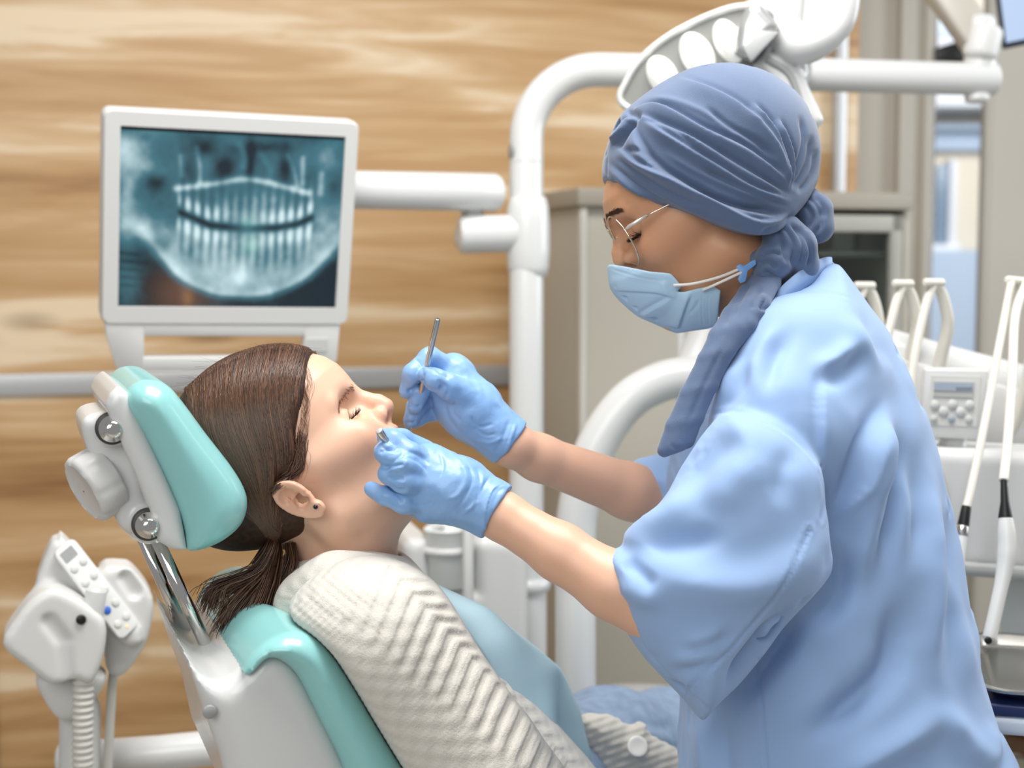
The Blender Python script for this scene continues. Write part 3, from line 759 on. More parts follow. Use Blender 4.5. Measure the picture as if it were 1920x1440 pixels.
# ---------------------------------------------------------------- spittoon unit behind the patient
DS = 2.2; SF = Frame(P(850, 1100, DS), math.radians(15))
sp = thing('spittoon_unit', 'white cuspidor unit with cup holder behind the paper bib', 'dental unit', P(860, 1330, DS))
def f(p):
    a = extr(p, SF.px([(752, 1020), (762, 1004), (800, 1004), (806, 1100), (885, 1104), (880, 1012), (900, 1000), (960, 1004), (985, 1030), (985, 1330), (760, 1330)]), SF.o - SF.W * .08, SF.U, SF.V, SF.W, .11, .02)
    return a
lo, hi = bounds([SF.pt(740, 1340, .1), SF.pt(1000, 990, -.2)], .08)
sdfobj('body', f, lo, hi, .004, WHITE2, sp)
cupm = MB(); cupm.add(*lathe([(0, .028), (.004, .031), (.085, .033), (.09, .036), (.092, .034), (.088, .031), (.01, .028)], P(838, 1100, DS - .02), (0, 0, 1)))
cup = cupm.build('cup', mat('milky_cup', 'dfe1e0', .35))
tag(cup, 'milky white drinking cup standing in the cuspidor unit', 'cup')
newmesh('cup_ring', *lathe([(-.008, .034), (-.005, .042), (.004, .042), (.006, .035)], P(838, 1028, DS - .02), (0, 0, 1)), WHITE2, sp)
newmesh('water_pipe', *rtube([P(878, 1125, DS - .06), P(877, 960, DS - .06), P(874, 940, DS - .05)], .0085, 16), WHITE2, sp)
newmesh('spout', *rtube([P(806, 1010, DS), P(812, 990, DS), P(824, 984, DS)], .009, 14, .8), WHITE2, sp)
# round white stool seat far behind, and the base cover
stool = thing('stool', 'round white stool seat behind the patient legs', 'stool', P(1205, 1330, 2.3) * [1, 1, 0])
newmesh('seat', *lathe([(-.05, .10), (-.045, .125), (-.01, .128), (0, .12), (.002, .06)], P(1205, 1322, 2.3), (0, 0, 1), 36), WHITE2, stool)
newmesh('pedestal', *lathe([(0, .13), (.02, .13), (.04, .04), (.06, .03), (P(1205, 1322, 2.3)[2] - .05, .03)], P(1205, 1330, 2.3) * [1, 1, 0], (0, 0, 1), 24), STEEL, stool)

# ---------------------------------------------------------------- assistant instrument holder at the left
DH = 1.78; HF = Frame(P(150, 1170, DH), math.radians(18))
ah = thing('assistant_holder', 'white suction holder with keypad at the lower left of the wood wall', 'dental unit', P(150, 1440, DH))
H = lambda pts, w=0.0: HF.px(pts, w)
def f(p):
    a = extr(p, rpoly(H([(6, 1198), (30, 1150), (62, 1112), (95, 1095), (125, 1102), (170, 1130), (196, 1158), (194, 1214), (172, 1268), (140, 1262), (118, 1268), (92, 1270), (50, 1238)], .03), 3), HF.o + HF.W * .03, HF.U, HF.V, HF.W, .035, .010)
    b = extr(p, rpoly(H([(66, 1106), (92, 1022), (110, 1010), (128, 1016), (262, 1176), (236, 1208), (180, 1150), (120, 1110)]), 3), HF.o - HF.W * .012, HF.U, HF.V, HF.W, .030, .010)
    c = extr(p, rpoly(H([(186, 1066), (228, 1056), (252, 1066), (284, 1112), (282, 1160), (268, 1206), (232, 1254), (208, 1258), (196, 1232), (190, 1150)], -.03), 3), HF.o - HF.W * .035, HF.U, HF.V, HF.W, .035, .010)
    d = smin(smin(a, b, .008), c, .008)
    slot = cap(p, HF.pt(92, 1168, .07), HF.pt(120, 1204, .07), .011); slot2 = cap(p, HF.pt(120, 1204, .07), HF.pt(126, 1275, .07), .010)
    d = smax(d, -np.minimum(slot, slot2), .004)
    s3 = cap(p, HF.pt(166, 1160, .04), HF.pt(166, 1300, .04), .0135)
    s4 = cap(p, HF.pt(236, 1084, .0), HF.pt(252, 1110, .0), .010)
    return smax(smax(d, -s3, .003), -s4, .003)
lo, hi = bounds([HF.pt(0, 1280, .08), HF.pt(290, 1000, -.08)], .07)
sdfobj('body', f, lo, hi, .0028, WHITE2, ah)
def f(p): return smin(extr(p, rpoly(H([(70, 1262), (140, 1250), (200, 1262), (150, 1335), (110, 1340), (80, 1300)], -.01), 3), HF.o - HF.W * .01, HF.U, HF.V, HF.W, .03, .014), cap(p, HF.pt(150, 1330, -.03), HF.pt(150, 1480, -.03), .026), .01)
lo, hi = bounds([HF.pt(60, 1480), HF.pt(210, 1240)], .07)
sdfobj('base', f, lo, hi, .0035, WHITE2, ah)
# keypad: tilted plate with buttons along the front edge of the wedge
K0, K1 = HF.pt(122, 1030, .020), HF.pt(238, 1178, .020)
ku = nrm(K1 - K0); kn = nrm(HF.W * .8 + np.cross(HF.W, ku) * .0 + nrm(np.array([.5, 0, .8])) * .6); kn = nrm(kn - ku * (kn @ ku)); kv = np.cross(kn, ku)
kl = np.linalg.norm(K1 - K0)
kp = sharp(newmesh('keypad', *prism(rrect(-.006, -.017, kl + .006, .017, .008), K0, ku, kv, kn, .006, .0015), mat('keypad_grey', 'd9dad8', .4), ah))
for i in range(5):
    for s_ in (-1, 1):
        x_ = kl * (.2 + .175 * i); blue = (i == 3 and s_ == -1)
        newmesh('button', *disc(K0 + ku * x_ + kv * s_ * .0075 + kn * .0035, kn, .0052, .002, .3, 16), mat('blue_button', '2f66c4', .4) if blue else WHITE2, kp)
sharp(newmesh('display', *prism(rrect(.0, -.011, .014, .008, .001), K0, ku, kv, kn, .0075, 0), MIDGREY, kp))
newmesh('indicator_light', *disc(K0 + ku * kl * .98 + kn * .0035, kn, .0015, .002), mat('orange_led', 'ffb070', .4, emit=('ffb070', 1.0)), kp)
tubem = lambda nm, a, b, r, m=GREYP: newmesh(nm, *lathe([(0, r), (.001, r * 1.03), (np.linalg.norm(b - a) - .001, r * 1.03), (np.linalg.norm(b - a), r), (np.linalg.norm(b - a) - .0005, r * .75), (np.linalg.norm(b - a) - .02, r * .7)], a, b - a, 24), m)
sn = thing('suction_handpiece', 'pale grey suction handpiece with ribbed hose in the white holder', 'handpiece', HF.pt(166, 1440, .04))
o = tubem('tip', HF.pt(166, 1215, .045), HF.pt(181, 1106, .045), S(19, 1.73)); o.parent = sn; o.matrix_parent_inverse = Matrix.Translation(-Vector(sn['_loc']))
hp = crom([HF.pt(170, 1215, .045), HF.pt(158, 1265, .045), HF.pt(155, 1340, .045), HF.pt(156, 1480, .045)], 50)
cum = np.r_[0, np.cumsum(np.linalg.norm(np.diff(hp, axis=0), axis=1))]
newmesh('ribbed_hose', *tube(hp, S(19, 1.73) * (1 + .09 * np.cos(cum * 2 * np.pi / .0085)), 20), RUBBER, sn)
sn2 = thing('saliva_ejector', 'thin pale saliva ejector and hose in the holder beside the keypad', 'handpiece', HF.pt(205, 1440, -.02))
o = tubem('tip', HF.pt(244, 1150, -.03), HF.pt(254, 1094, -.03), S(12, 1.8)); o.parent = sn2; o.matrix_parent_inverse = Matrix.Translation(-Vector(sn2['_loc']))
newmesh('hose', *tube(crom([HF.pt(244, 1160, -.03), HF.pt(215, 1250, -.02), HF.pt(207, 1340, -.02), HF.pt(200, 1480, -.02)], 12), S(9, 1.78), 14), RUBBER, sn2)
newmesh('dark_socket', *disc(HF.pt(152, 1162, .067), HF.W, .006, .004), BLACK, ah)
lp = newmesh('support_arm', *rtube([P(120, 1424, 1.92), P(300, 1412, 1.92), P(560, 1385, 1.96)], S(33, 1.92), 24), WHITE)
tag(lp, 'white horizontal tube under the suction holder beside the chair back', 'arm')

# ---------------------------------------------------------------- delivery console at the right
DC = 1.85; KF = Frame(P(1790, 900, DC), math.radians(-8))
con = thing('delivery_console', 'white delivery console with handpiece rests at the right edge', 'dental unit', P(1850, 1080, DC))
def kx(pts, w=0.0): return KF.px(pts, w)
slabtop = onplane(1800, 860, P(1800, 850, 1.98), nrm([0, -.55, .84]))
def f(p):
    a = extr(p, kx([(1640, 830), (2060, 850), (2060, 1068), (1720, 1045), (1640, 1000)], 0), KF.o - KF.W * .02, KF.U, KF.V, nrm(KF.W), .06, .015)
    for x in (1760, 1826, 1896, 1962): a = smax(a, -cap(p, KF.pt(x, 880, .075), KF.pt(x - 22, 1120, .055), .024), .008)
    return a
lo, hi = bounds([KF.pt(1620, 1090, .1), KF.pt(2080, 800, -.1)], .08)
sdfobj('body', f, lo, hi, .004, WHITE2, con)
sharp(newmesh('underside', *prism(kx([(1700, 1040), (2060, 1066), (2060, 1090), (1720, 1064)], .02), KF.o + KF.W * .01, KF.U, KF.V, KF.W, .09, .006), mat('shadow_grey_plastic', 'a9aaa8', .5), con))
newmesh('keypad_strip', *prism(rpoly(kx([(1742, 880), (1758, 872), (1772, 890), (1778, 930), (1772, 980), (1758, 985), (1748, 950)], .05), 3), KF.o + KF.W * .043, KF.U, KF.V, KF.W, .004, 0), GREYP, con, smooth=False)
# rear beam carrying the whips
beam = newmesh('whip_beam', *rtube([P(1640, 655, 2.02), P(1780, 695, 2.0), P(1960, 742, 1.98)], S(46, 2.0), 24), WHITE, con)
sharp(newmesh('beam_box', *prism(kx([(1650, 660), (1930, 735), (1930, 850), (1640, 850)], -.12), KF.o - KF.W * .14, KF.U, KF.V, KF.W, .05, .012), WHITE2, con))
# control display
DF = Frame(P(1788, 757, 1.83), math.radians(-6))
dp = thing('control_display', 'small white control panel with grey screen and round buttons on the console', 'control panel', P(1785, 860, 1.84))
q = DF.px([(1734, 690), (1854, 692), (1842, 824), (1726, 820)])
sharp(newmesh('housing', *prism(q, DF.o - DF.W * .008, DF.U, DF.V, DF.W, .022, .004, 3), WHITE2, dp))
sharp(newmesh('panel', *prism(DF.px([(1746, 704), (1840, 706), (1831, 800), (1738, 797)], .004), DF.o + DF.W * .003, DF.U, DF.V, DF.W, .002, 0), mat('panel_grey', 'd3d3ce', .45), dp))
dsp = sharp(newmesh('display_window', *prism(DF.px([(1751, 714), (1827, 716), (1825, 746), (1750, 743)], .006), DF.o + DF.W * .0045, DF.U, DF.V, DF.W, .002, 0), mat('lcd_surround', 'bcbdb8', .35), dp))
newmesh('lcd', *prism(DF.px([(1753, 717), (1825, 718), (1824, 734), (1752, 732)], .007), DF.o + DF.W * .006, DF.U, DF.V, DF.W, .001, 0), mat('lcd_blue', 'a3aebc', .3), dsp, smooth=False)
mb = MB()
for k in range(9): mb.add(*prism(DF.px([(1793 + 3.4 * k, 726), (1795.2 + 3.4 * k, 726), (1795.2 + 3.4 * k, 731), (1793 + 3.4 * k, 731)], .008), DF.o + DF.W * .0068, DF.U, DF.V, DF.W, .0006, 0))
newmesh('lcd_text', np.concatenate(mb.V), mb.F, mat('lcd_ink', '77818d', .5), dsp, smooth=False)
for (x, y, cm) in ((1753, 759, 0), (1786, 758, 0), (1818, 759, 0), (1769, 771, 0), (1801, 772, 0), (1751, 785, 1), (1784, 785, 2), (1817, 786, 1)):
    newmesh('button', *disc(DF.pt(x, y, .006), DF.W, S(8.5 if cm == 0 else 7, 1.83), .0012, .3, 18), (WHITE2, GREYP, mat('blue_grey_key', 'a7b0b8', .4))[cm], dp)
newmesh('stem', *lathe([(-.03, .03), (-.02, .024), (0, .018), (.03, .016)], P(1786, 845, 1.86), (0, 0, 1)), WHITE2, dp)
# three whip arms with hoses standing up
WH = mat('ivory_hose', 'd9d5ca', .45)
for i, (x0, y0, lbl, dd) in enumerate(((1612, 540, 'ivory whip hose nearest the back of the blue scrubs', 1.98), (1684, 536, 'middle ivory whip hose behind the control display', 1.94), (1742, 534, 'ivory whip hose arching directly above the control display', 1.9))):
    t = thing('whip_hose', lbl, 'hose', P(x0 + 10, y0 + 170, dd), 'whip hoses on the console')
    newmesh('hose', *rtube(crom([P(x0 + 8, y0 - 2, dd), P(x0 - 8, y0 + 45, dd - .01), P(x0 - 30, y0 + 150, dd - .03), P(x0 - 45, y0 + 290, dd - .05)], 8), S(8.5, dd), 14), WH, t)
    newmesh('whip_arm', *rtube(crom([P(x0 + 4, y0, dd), P(x0 + 22, y0 + 12, dd + .01), P(x0 + 35, y0 + 70, dd + .02), P(x0 + 24, y0 + 130, dd + .03), P(x0 + 8, y0 + 200, dd + .04)], 8), np.interp(np.linspace(0, 1, 33), [0, .3, 1], [S(8, dd), S(11, dd), S(13, dd)]), 14), WH, t)
    newmesh('hose_clip', *rtube([P(x0 - 6, y0 - 4, dd - .01), P(x0 + 24, y0 - 4, dd + .005)], S(8, dd), 12, .5), WH, t)
# handpieces hanging in front of the console
h1 = thing('handpiece', 'slim white handpiece with black collar hanging beside the blue scrubs', 'handpiece', P(1797, 1100, 1.68), 'handpieces on the console')
newmesh('hose', *rtube(crom([P(1896, 530, 1.86), P(1875, 640, 1.82), P(1845, 800, 1.76), P(1820, 920, 1.72), P(1812, 952, 1.71)], 8), S(8, 1.74), 14), WH, h1)
newmesh('collar', *rtube([P(1812, 950, 1.71), P(1806, 985, 1.705)], [S(9, 1.7), S(11, 1.7)], 16, .1), BLACK, h1)
newmesh('body', *rtube([P(1806, 986, 1.705), P(1803, 1010, 1.70), P(1797, 1060, 1.69), P(1794, 1102, 1.68)], [S(10, 1.7), S(11, 1.7), S(11, 1.7), S(7, 1.7)], 18, .2), WHITE2, h1)
newmesh('neck_ring', *rtube([P(1805, 990, 1.704), P(1803.5, 1004, 1.70)], S(11.5, 1.7), 18, .1), STEEL, h1)
h2 = thing('handpiece', 'large pale grey handpiece with black grip resting above the steel tray', 'handpiece', P(1850, 1200, 1.62), 'handpieces on the console')
newmesh('hose', *rtube(crom([P(1925, 530, 1.86), P(1904, 590, 1.82), P(1898, 700, 1.76), P(1890, 820, 1.70), P(1882, 900, 1.66)], 8), S(9, 1.72), 14), WH, h2)
newmesh('collar', *rtube([P(1882, 896, 1.66), P(1884, 940, 1.655), P(1885, 970, 1.65)], [S(6, 1.66), S(8, 1.66), S(13, 1.66)], 18, .1), BLACK, h2)
newmesh('body', *rtube(crom([P(1886, 972, 1.65), P(1888, 1030, 1.645), P(1882, 1075, 1.64), P(1868, 1140, 1.63), P(1855, 1196, 1.62)], 6), np.interp(np.linspace(0, 1, 25), [0, .1, .3, .6, 1], [S(13, 1.65), S(17, 1.65), S(18, 1.65), S(13, 1.65), S(12.5, 1.65)]), 24, .1), mat('pale_handpiece', 'd2d2ce', .35), h2)
newmesh('nozzle', *disc(P(1853, 1201, 1.607), -FWD + UPV * -.2, S(7, 1.62), .004), BLACK, h2)
tx = thing('whip_hose', 'ivory whip hose with forked clip at the right edge of the frame', 'hose', P(1920, 840, 1.9), 'whip hoses on the console')
newmesh('whip_arm', *rtube(crom([P(1905, 532, 1.88), P(1935, 560, 1.9), P(1932, 680, 1.92), P(1900, 800, 1.95), P(1872, 870, 1.97)], 8), S(11, 1.9), 14), WH, tx)
newmesh('hose_clip', *rtube([P(1890, 525, 1.86), P(1925, 528, 1.88)], S(8, 1.87), 12, .5), WH, tx)
# steel tray
TZ = P(1838, 1312, 1.52)[2]
def trz(px, py): return onplane(px, py, (0, 0, TZ), np.array([0, 0, 1.]))
tA, tB = trz(1836, 1314), trz(1812, 1203); tv = nrm(tB - tA); tu = np.array([tv[1], -tv[0], 0]); tl = np.linalg.norm(tB - tA); tw = .36
tc_ = tA + tu * tw / 2 + tv * tl / 2
tray = thing('instrument_tray', 'shallow stainless steel tray below the console at the right edge', 'tray', tc_)
rr = lambda ins, z, r: [tc_ + tu * x + tv * y + np.array([0, 0, z]) for x, y in rrect(-tw / 2 + ins, -tl / 2 + ins, tw / 2 - ins, tl / 2 - ins, r, 7)]
rings = [rr(-.002, .010, .034), rr(-.003, .013, .034), rr(.002, .0145, .030), rr(.007, .013, .028), rr(.013, .003, .024), rr(.02, 0, .018)]
Vt = [v for r_ in rings for v in r_]; nn = len(rings[0]); Ft = [(k * nn + i, k * nn + (i + 1) % nn, (k + 1) * nn + (i + 1) % nn, (k + 1) * nn + i) for k in range(len(rings) - 1) for i in range(nn)] + [tuple((len(rings) - 1) * nn + i for i in range(nn))]
o = newmesh('pan', Vt, Ft, STEEL, tray); sharp(o, 50)
tra = thing('tray_support', 'white bracket with navy edge under the steel tray at the right edge', 'bracket', tc_ - [0, 0, .08])
TR = np.stack([tu, tv, np.array([0, 0, 1.])], 1)
sharp(newmesh('plate', *rbox(tc_ - [0, 0, .027], (tw - .004, tl - .004, .020), TR, .006), mat('blue_white_plate', 'c9d2dc', .35), tra))
sharp(newmesh('edge_band', *rbox(tc_ - [0, 0, .0095], (tw - .006, tl - .006, .013), TR, .003), mat('navy_band', '1c2a58', .4), tra))
newmesh('arm', *rtube([tc_ + tu * .05 - [0, 0, .045], tc_ + tu * .05 + tv * .22 - [0, 0, .045], tc_ + tu * .05 + tv * .22 + [0, 0, .2]], .02, 16), WHITE2, tra)
sharp(newmesh('back_panel', *prism(kx([(1868, 1082), (2060, 1090), (2060, 1300), (1894, 1260), (1880, 1180)], -.05), KF.o - KF.W * .06, KF.U, KF.V, KF.W, .02, .005), mat('console_skirt', 'd4d4d0', .45), con))
# brown woven basket low at the right edge
bk = thing('wicker_basket', 'brown and beige woven basket low at the right edge below the tray', 'basket', (P(1930, 1420, 2.1)[0], P(1930, 1420, 2.1)[1], .70))
bc = P(1960, 1400, 2.1)
for k in range(7):
    zz = bc[2] - .10 + .028 * k; th = np.linspace(0, 2 * np.pi, 48)
    newmesh('weave_strand', *tube(np.stack([bc[0] + (.13 + .004 * np.sin(th * 12 + (k % 2) * np.pi)) * np.cos(th), bc[1] + (.13 + .004 * np.sin(th * 12 + (k % 2) * np.pi)) * np.sin(th), np.full(48, zz)], 1), .013, 8, False), mat(('wicker_a', 'wicker_b', 'wicker_c')[k % 3], ('a98462', 'c9b69a', '7c5638')[k % 3], .7), bk)
for k in range(24):
    a = 2 * np.pi * k / 24; e = np.array([bc[0] + .132 * math.cos(a), bc[1] + .132 * math.sin(a), bc[2] - .12])
    newmesh('stake', *tube([e, e + [0, 0, .23]], .006, 6), MATS['wicker_a'], bk)
newmesh('bottom', *disc(bc - [0, 0, .12], (0, 0, 1), .13, .012), MATS['wicker_c'], bk)
st2 = thing('side_table', 'small white side table under the woven basket', 'table', bc * [1, 1, 0])
sharp(newmesh('table_top', *rbox(bc - [0, 0, .139], (.36, .34, .022), None, .005), WHITE2, st2))
for sx in (-1, 1):
    for sy in (-1, 1):
        e = np.array([bc[0] + .15 * sx, bc[1] + .14 * sy, 0]); newmesh('leg', *tube([e, e + [0, 0, bc[2] - .148]], .012, 12), STEEL, st2)
# ================================================================ DENTAL CHAIR
CH = Frame(P(640, 900, 1.46), math.radians(20))
ch = thing('dental_chair', 'teal and white dental chair with adjustable headrest holding the reclining patient', 'dental chair', P(560, 1440, 1.5) * [1, 1, 0])
cx_ = lambda pts, w=0.0: CH.px(pts, w)
HS = 1.03; HA = math.radians(47)
HO = P(588, 915, 1.435)                                   # patient head origin (between the ear canals)
HX = math.cos(HA) * RGT + math.sin(HA) * UPV; HZ = -math.sin(HA) * RGT + math.cos(HA) * UPV; HY = np.cross(HZ, HX)
_h = nrm(HX - .0 * FWD)
HR = np.stack([HX, HY, HZ])
def PH(x, y, z): return HO + x * HX + y * HY + z * HZ
cush = rpoly(cx_([(236, 768), (236, 738), (254, 718), (284, 712), (314, 722), (342, 752), (386, 812), (434, 874), (459, 916), (465, 948), (455, 982), (426, 1010), (388, 1029), (352, 1034), (347, 1000), (334, 955), (306, 890), (268, 815)], .10), 3)
def f(p):
    d = extr(p, cush, CH.o, CH.U, CH.V, CH.W, .125, .032)
    return smax(d, -ell(p, PH(.0, 0, .06), (.112, .085, .11), HR), .02)
lo, hi = bounds([CH.pt(220, 1050, .12), CH.pt(480, 690, -.12), CH.pt(480, 690, .12), CH.pt(220, 1050, -.12)], .04)
sdfobj('headrest_cushion', f, lo, hi, .003, TEAL, ch)
shl = cx_([(196, 762), (204, 738), (222, 722), (242, 738), (268, 800), (308, 885), (338, 955), (352, 1033), (322, 1030), (296, 1015), (284, 965), (250, 880), (214, 800)], .10)
def f(p): return extr(p, shl, CH.o, CH.U, CH.V, CH.W, .108, .010)
lo, hi = bounds([CH.pt(190, 1050, .12), CH.pt(360, 700, -.12), CH.pt(360, 700, .12), CH.pt(190, 1050, -.12)], .04)
sdfobj('headrest_shell', f, lo, hi, .0028, WHITE, ch)
brk = rpoly(cx_([(150, 800), (160, 776), (200, 768), (236, 786), (250, 830), (262, 880), (272, 930), (304, 968), (312, 1000), (284, 1010), (250, 1002), (218, 976), (196, 920), (166, 850)], .05), 3)
def f(p):
    d = extr(p, brk, CH.o + CH.W * .02, CH.U, CH.V, CH.W, .06, .012)
    d = smin(d, cap(p, CH.pt(212, 803, -.05), CH.pt(212, 803, .082), .0165), .006)
    d = smin(d, cap(p, CH.pt(279, 985, -.05), CH.pt(279, 985, .085), .0165), .006)
    d = smin(d, cap(p, CH.pt(216, 800, .06), CH.pt(246, 792, .06), .010), .006)
    return d
lo, hi = bounds([CH.pt(140, 1020, .1), CH.pt(320, 750, -.1), CH.pt(320, 1020, .1), CH.pt(140, 750, -.1)], .04)
sdfobj('headrest_bracket', f, lo, hi, .0025, WHITE, ch)
for (x, y, w) in ((211, 804, .098), (279, 985, .100)):
    o_ = CH.pt(x, y, w)
    bt = newmesh('bolt', *lathe([(-.01, .0125), (0, .0125), (.002, .012), (.004, .0085), (.008, .0082), (.0105, .007), (.0115, .004), (.0118, .0005)], o_, CH.W, 28), CHROME, ch)
    newmesh('bolt_washer', *lathe([(-.006, .015), (.0, .015), (.001, .014)], o_ - CH.W * .003, CH.W, 28), mat('dark_gap', '3a3a3a', .5), bt)
# scalloped clamp knob on the back
kax = nrm(-.86 * CH.U - .42 * CH.V + .30 * CH.W); kc = CH.pt(186, 905, .062)
N_ = nrm(np.cross(kax, [0, 0, 1])); B_ = np.cross(kax, N_); nn = 72; Vk = []
prof = [(-.03, .020), (-.012, .020), (-.011, .031), (-.008, .0335), (.012, .0335), (.016, .0315), (.0175, .028), (.0165, .026), (.0165, .001)]
for s, r in prof:
    for k in range(nn):
        t = 2 * math.pi * k / nn; sc = 1 - (.045 if r > .03 else 0) * max(0, math.cos(t * 8)) ** 3
        Vk.append(kc + kax * s + r * sc * (math.cos(t) * N_ + math.sin(t) * B_))
Fk = [(i * nn + j, i * nn + (j + 1) % nn, (i + 1) * nn + (j + 1) % nn, (i + 1) * nn + j) for i in range(len(prof) - 1) for j in range(nn)]
sharp(newmesh('clamp_knob', Vk, Fk, WHITE2, ch), 50)
for (a, b_, w) in (((246, 960), (374, 1246), -.005), ((282, 985), (420, 1282), .055)):
    newmesh('rod', *tube([CH.pt(*a, w), CH.pt(*b_, w)], .0062, 20), CHROME, ch)
# backrest
bshell = rpoly(cx_([(300, 1120), (330, 1185), (345, 1230), (372, 1262), (415, 1272), (452, 1252), (480, 1230), (508, 1221), (536, 1232), (566, 1268), (606, 1340), (650, 1430), (700, 1560), (460, 1560), (410, 1430), (362, 1290)], .17), 3)
bshell = rpoly(cx_([(340, 1196), (356, 1242), (388, 1276), (425, 1280), (455, 1256), (480, 1232), (508, 1222), (536, 1232), (566, 1268), (606, 1340), (650, 1430), (700, 1560), (470, 1560), (418, 1430), (372, 1300)], .19), 3)
def f(p):
    d = extr(p, bshell, CH.o + CH.W * .04, CH.U, CH.V, CH.W, .155, .020)
    return d
lo, hi = bounds([CH.pt(300, 1580, .2), CH.pt(720, 1100, -.2), CH.pt(720, 1580, -.2), CH.pt(300, 1100, .2)], .13)
sdfobj('backrest_shell', f, lo, hi, .004, WHITE, ch)
bc_ = rpoly(cx_([(452, 1262), (470, 1228), (500, 1200), (540, 1184), (580, 1190), (618, 1222), (660, 1285), (706, 1362), (760, 1450), (830, 1560), (690, 1560), (640, 1430), (600, 1350), (560, 1270), (530, 1240), (500, 1232), (470, 1262)], .19), 3)
def backc(p):
    d = extr(p, bc_, CH.o + CH.W * .045, CH.U, CH.V, CH.W, .170, .026)
    sc_ = cap(p, CH.pt(640, 1130, 0), CH.pt(900, 1560, 0), .12)
    q = p - CH.o; w = q @ CH.W
    d = smax(d, -(cap(p - np.outer(w * .2, CH.W), CH.pt(665, 1170, 0), CH.pt(950, 1600, 0), .11)), .03)
    return d
lo, hi = bounds([CH.pt(420, 1580, .22), CH.pt(860, 1120, -.22), CH.pt(860, 1580, -.22), CH.pt(420, 1120, .22)], .13)
sdfobj('backrest_cushion', backc, lo, hi, .004, TEAL, ch)
newmesh('shell_catch', *disc(CH.pt(393, 1335, .196), CH.W, .006, .003), MIDGREY, ch)
# seat, leg rest and base (below the frame)
sz = P(1000, 1560, 1.55)[2] - .06
sc0 = P(900, 1560, 1.6); sc0[2] = sz - .07; Rs = np.stack([CH.U, -CH.W, CH.V], 1)
sharp(newmesh('seat_cushion', *rbox(sc0 + CH.U * .30 - CH.W * .15, (.80, .36, .09), Rs, .03, 4), TEAL, ch))
sharp(newmesh('seat_shell', *rbox(sc0 + CH.U * .30 - CH.W * .15 - [0, 0, .075], (.74, .32, .06), Rs, .02, 3), WHITE, ch))
sharp(newmesh('pedestal', *rbox(sc0 + CH.U * .2 - CH.W * .12 - [0, 0, (sc0[2] - .05) / 2 + .05], (.30, .24, sc0[2] - .10), Rs, .03, 3), WHITE, ch))
sharp(newmesh('base_plate', *rbox((sc0 + CH.U * .15 - CH.W * .12) * [1, 1, 0] + [0, 0, .025], (.65, .36, .05), Rs, .02, 3), WHITE, ch))
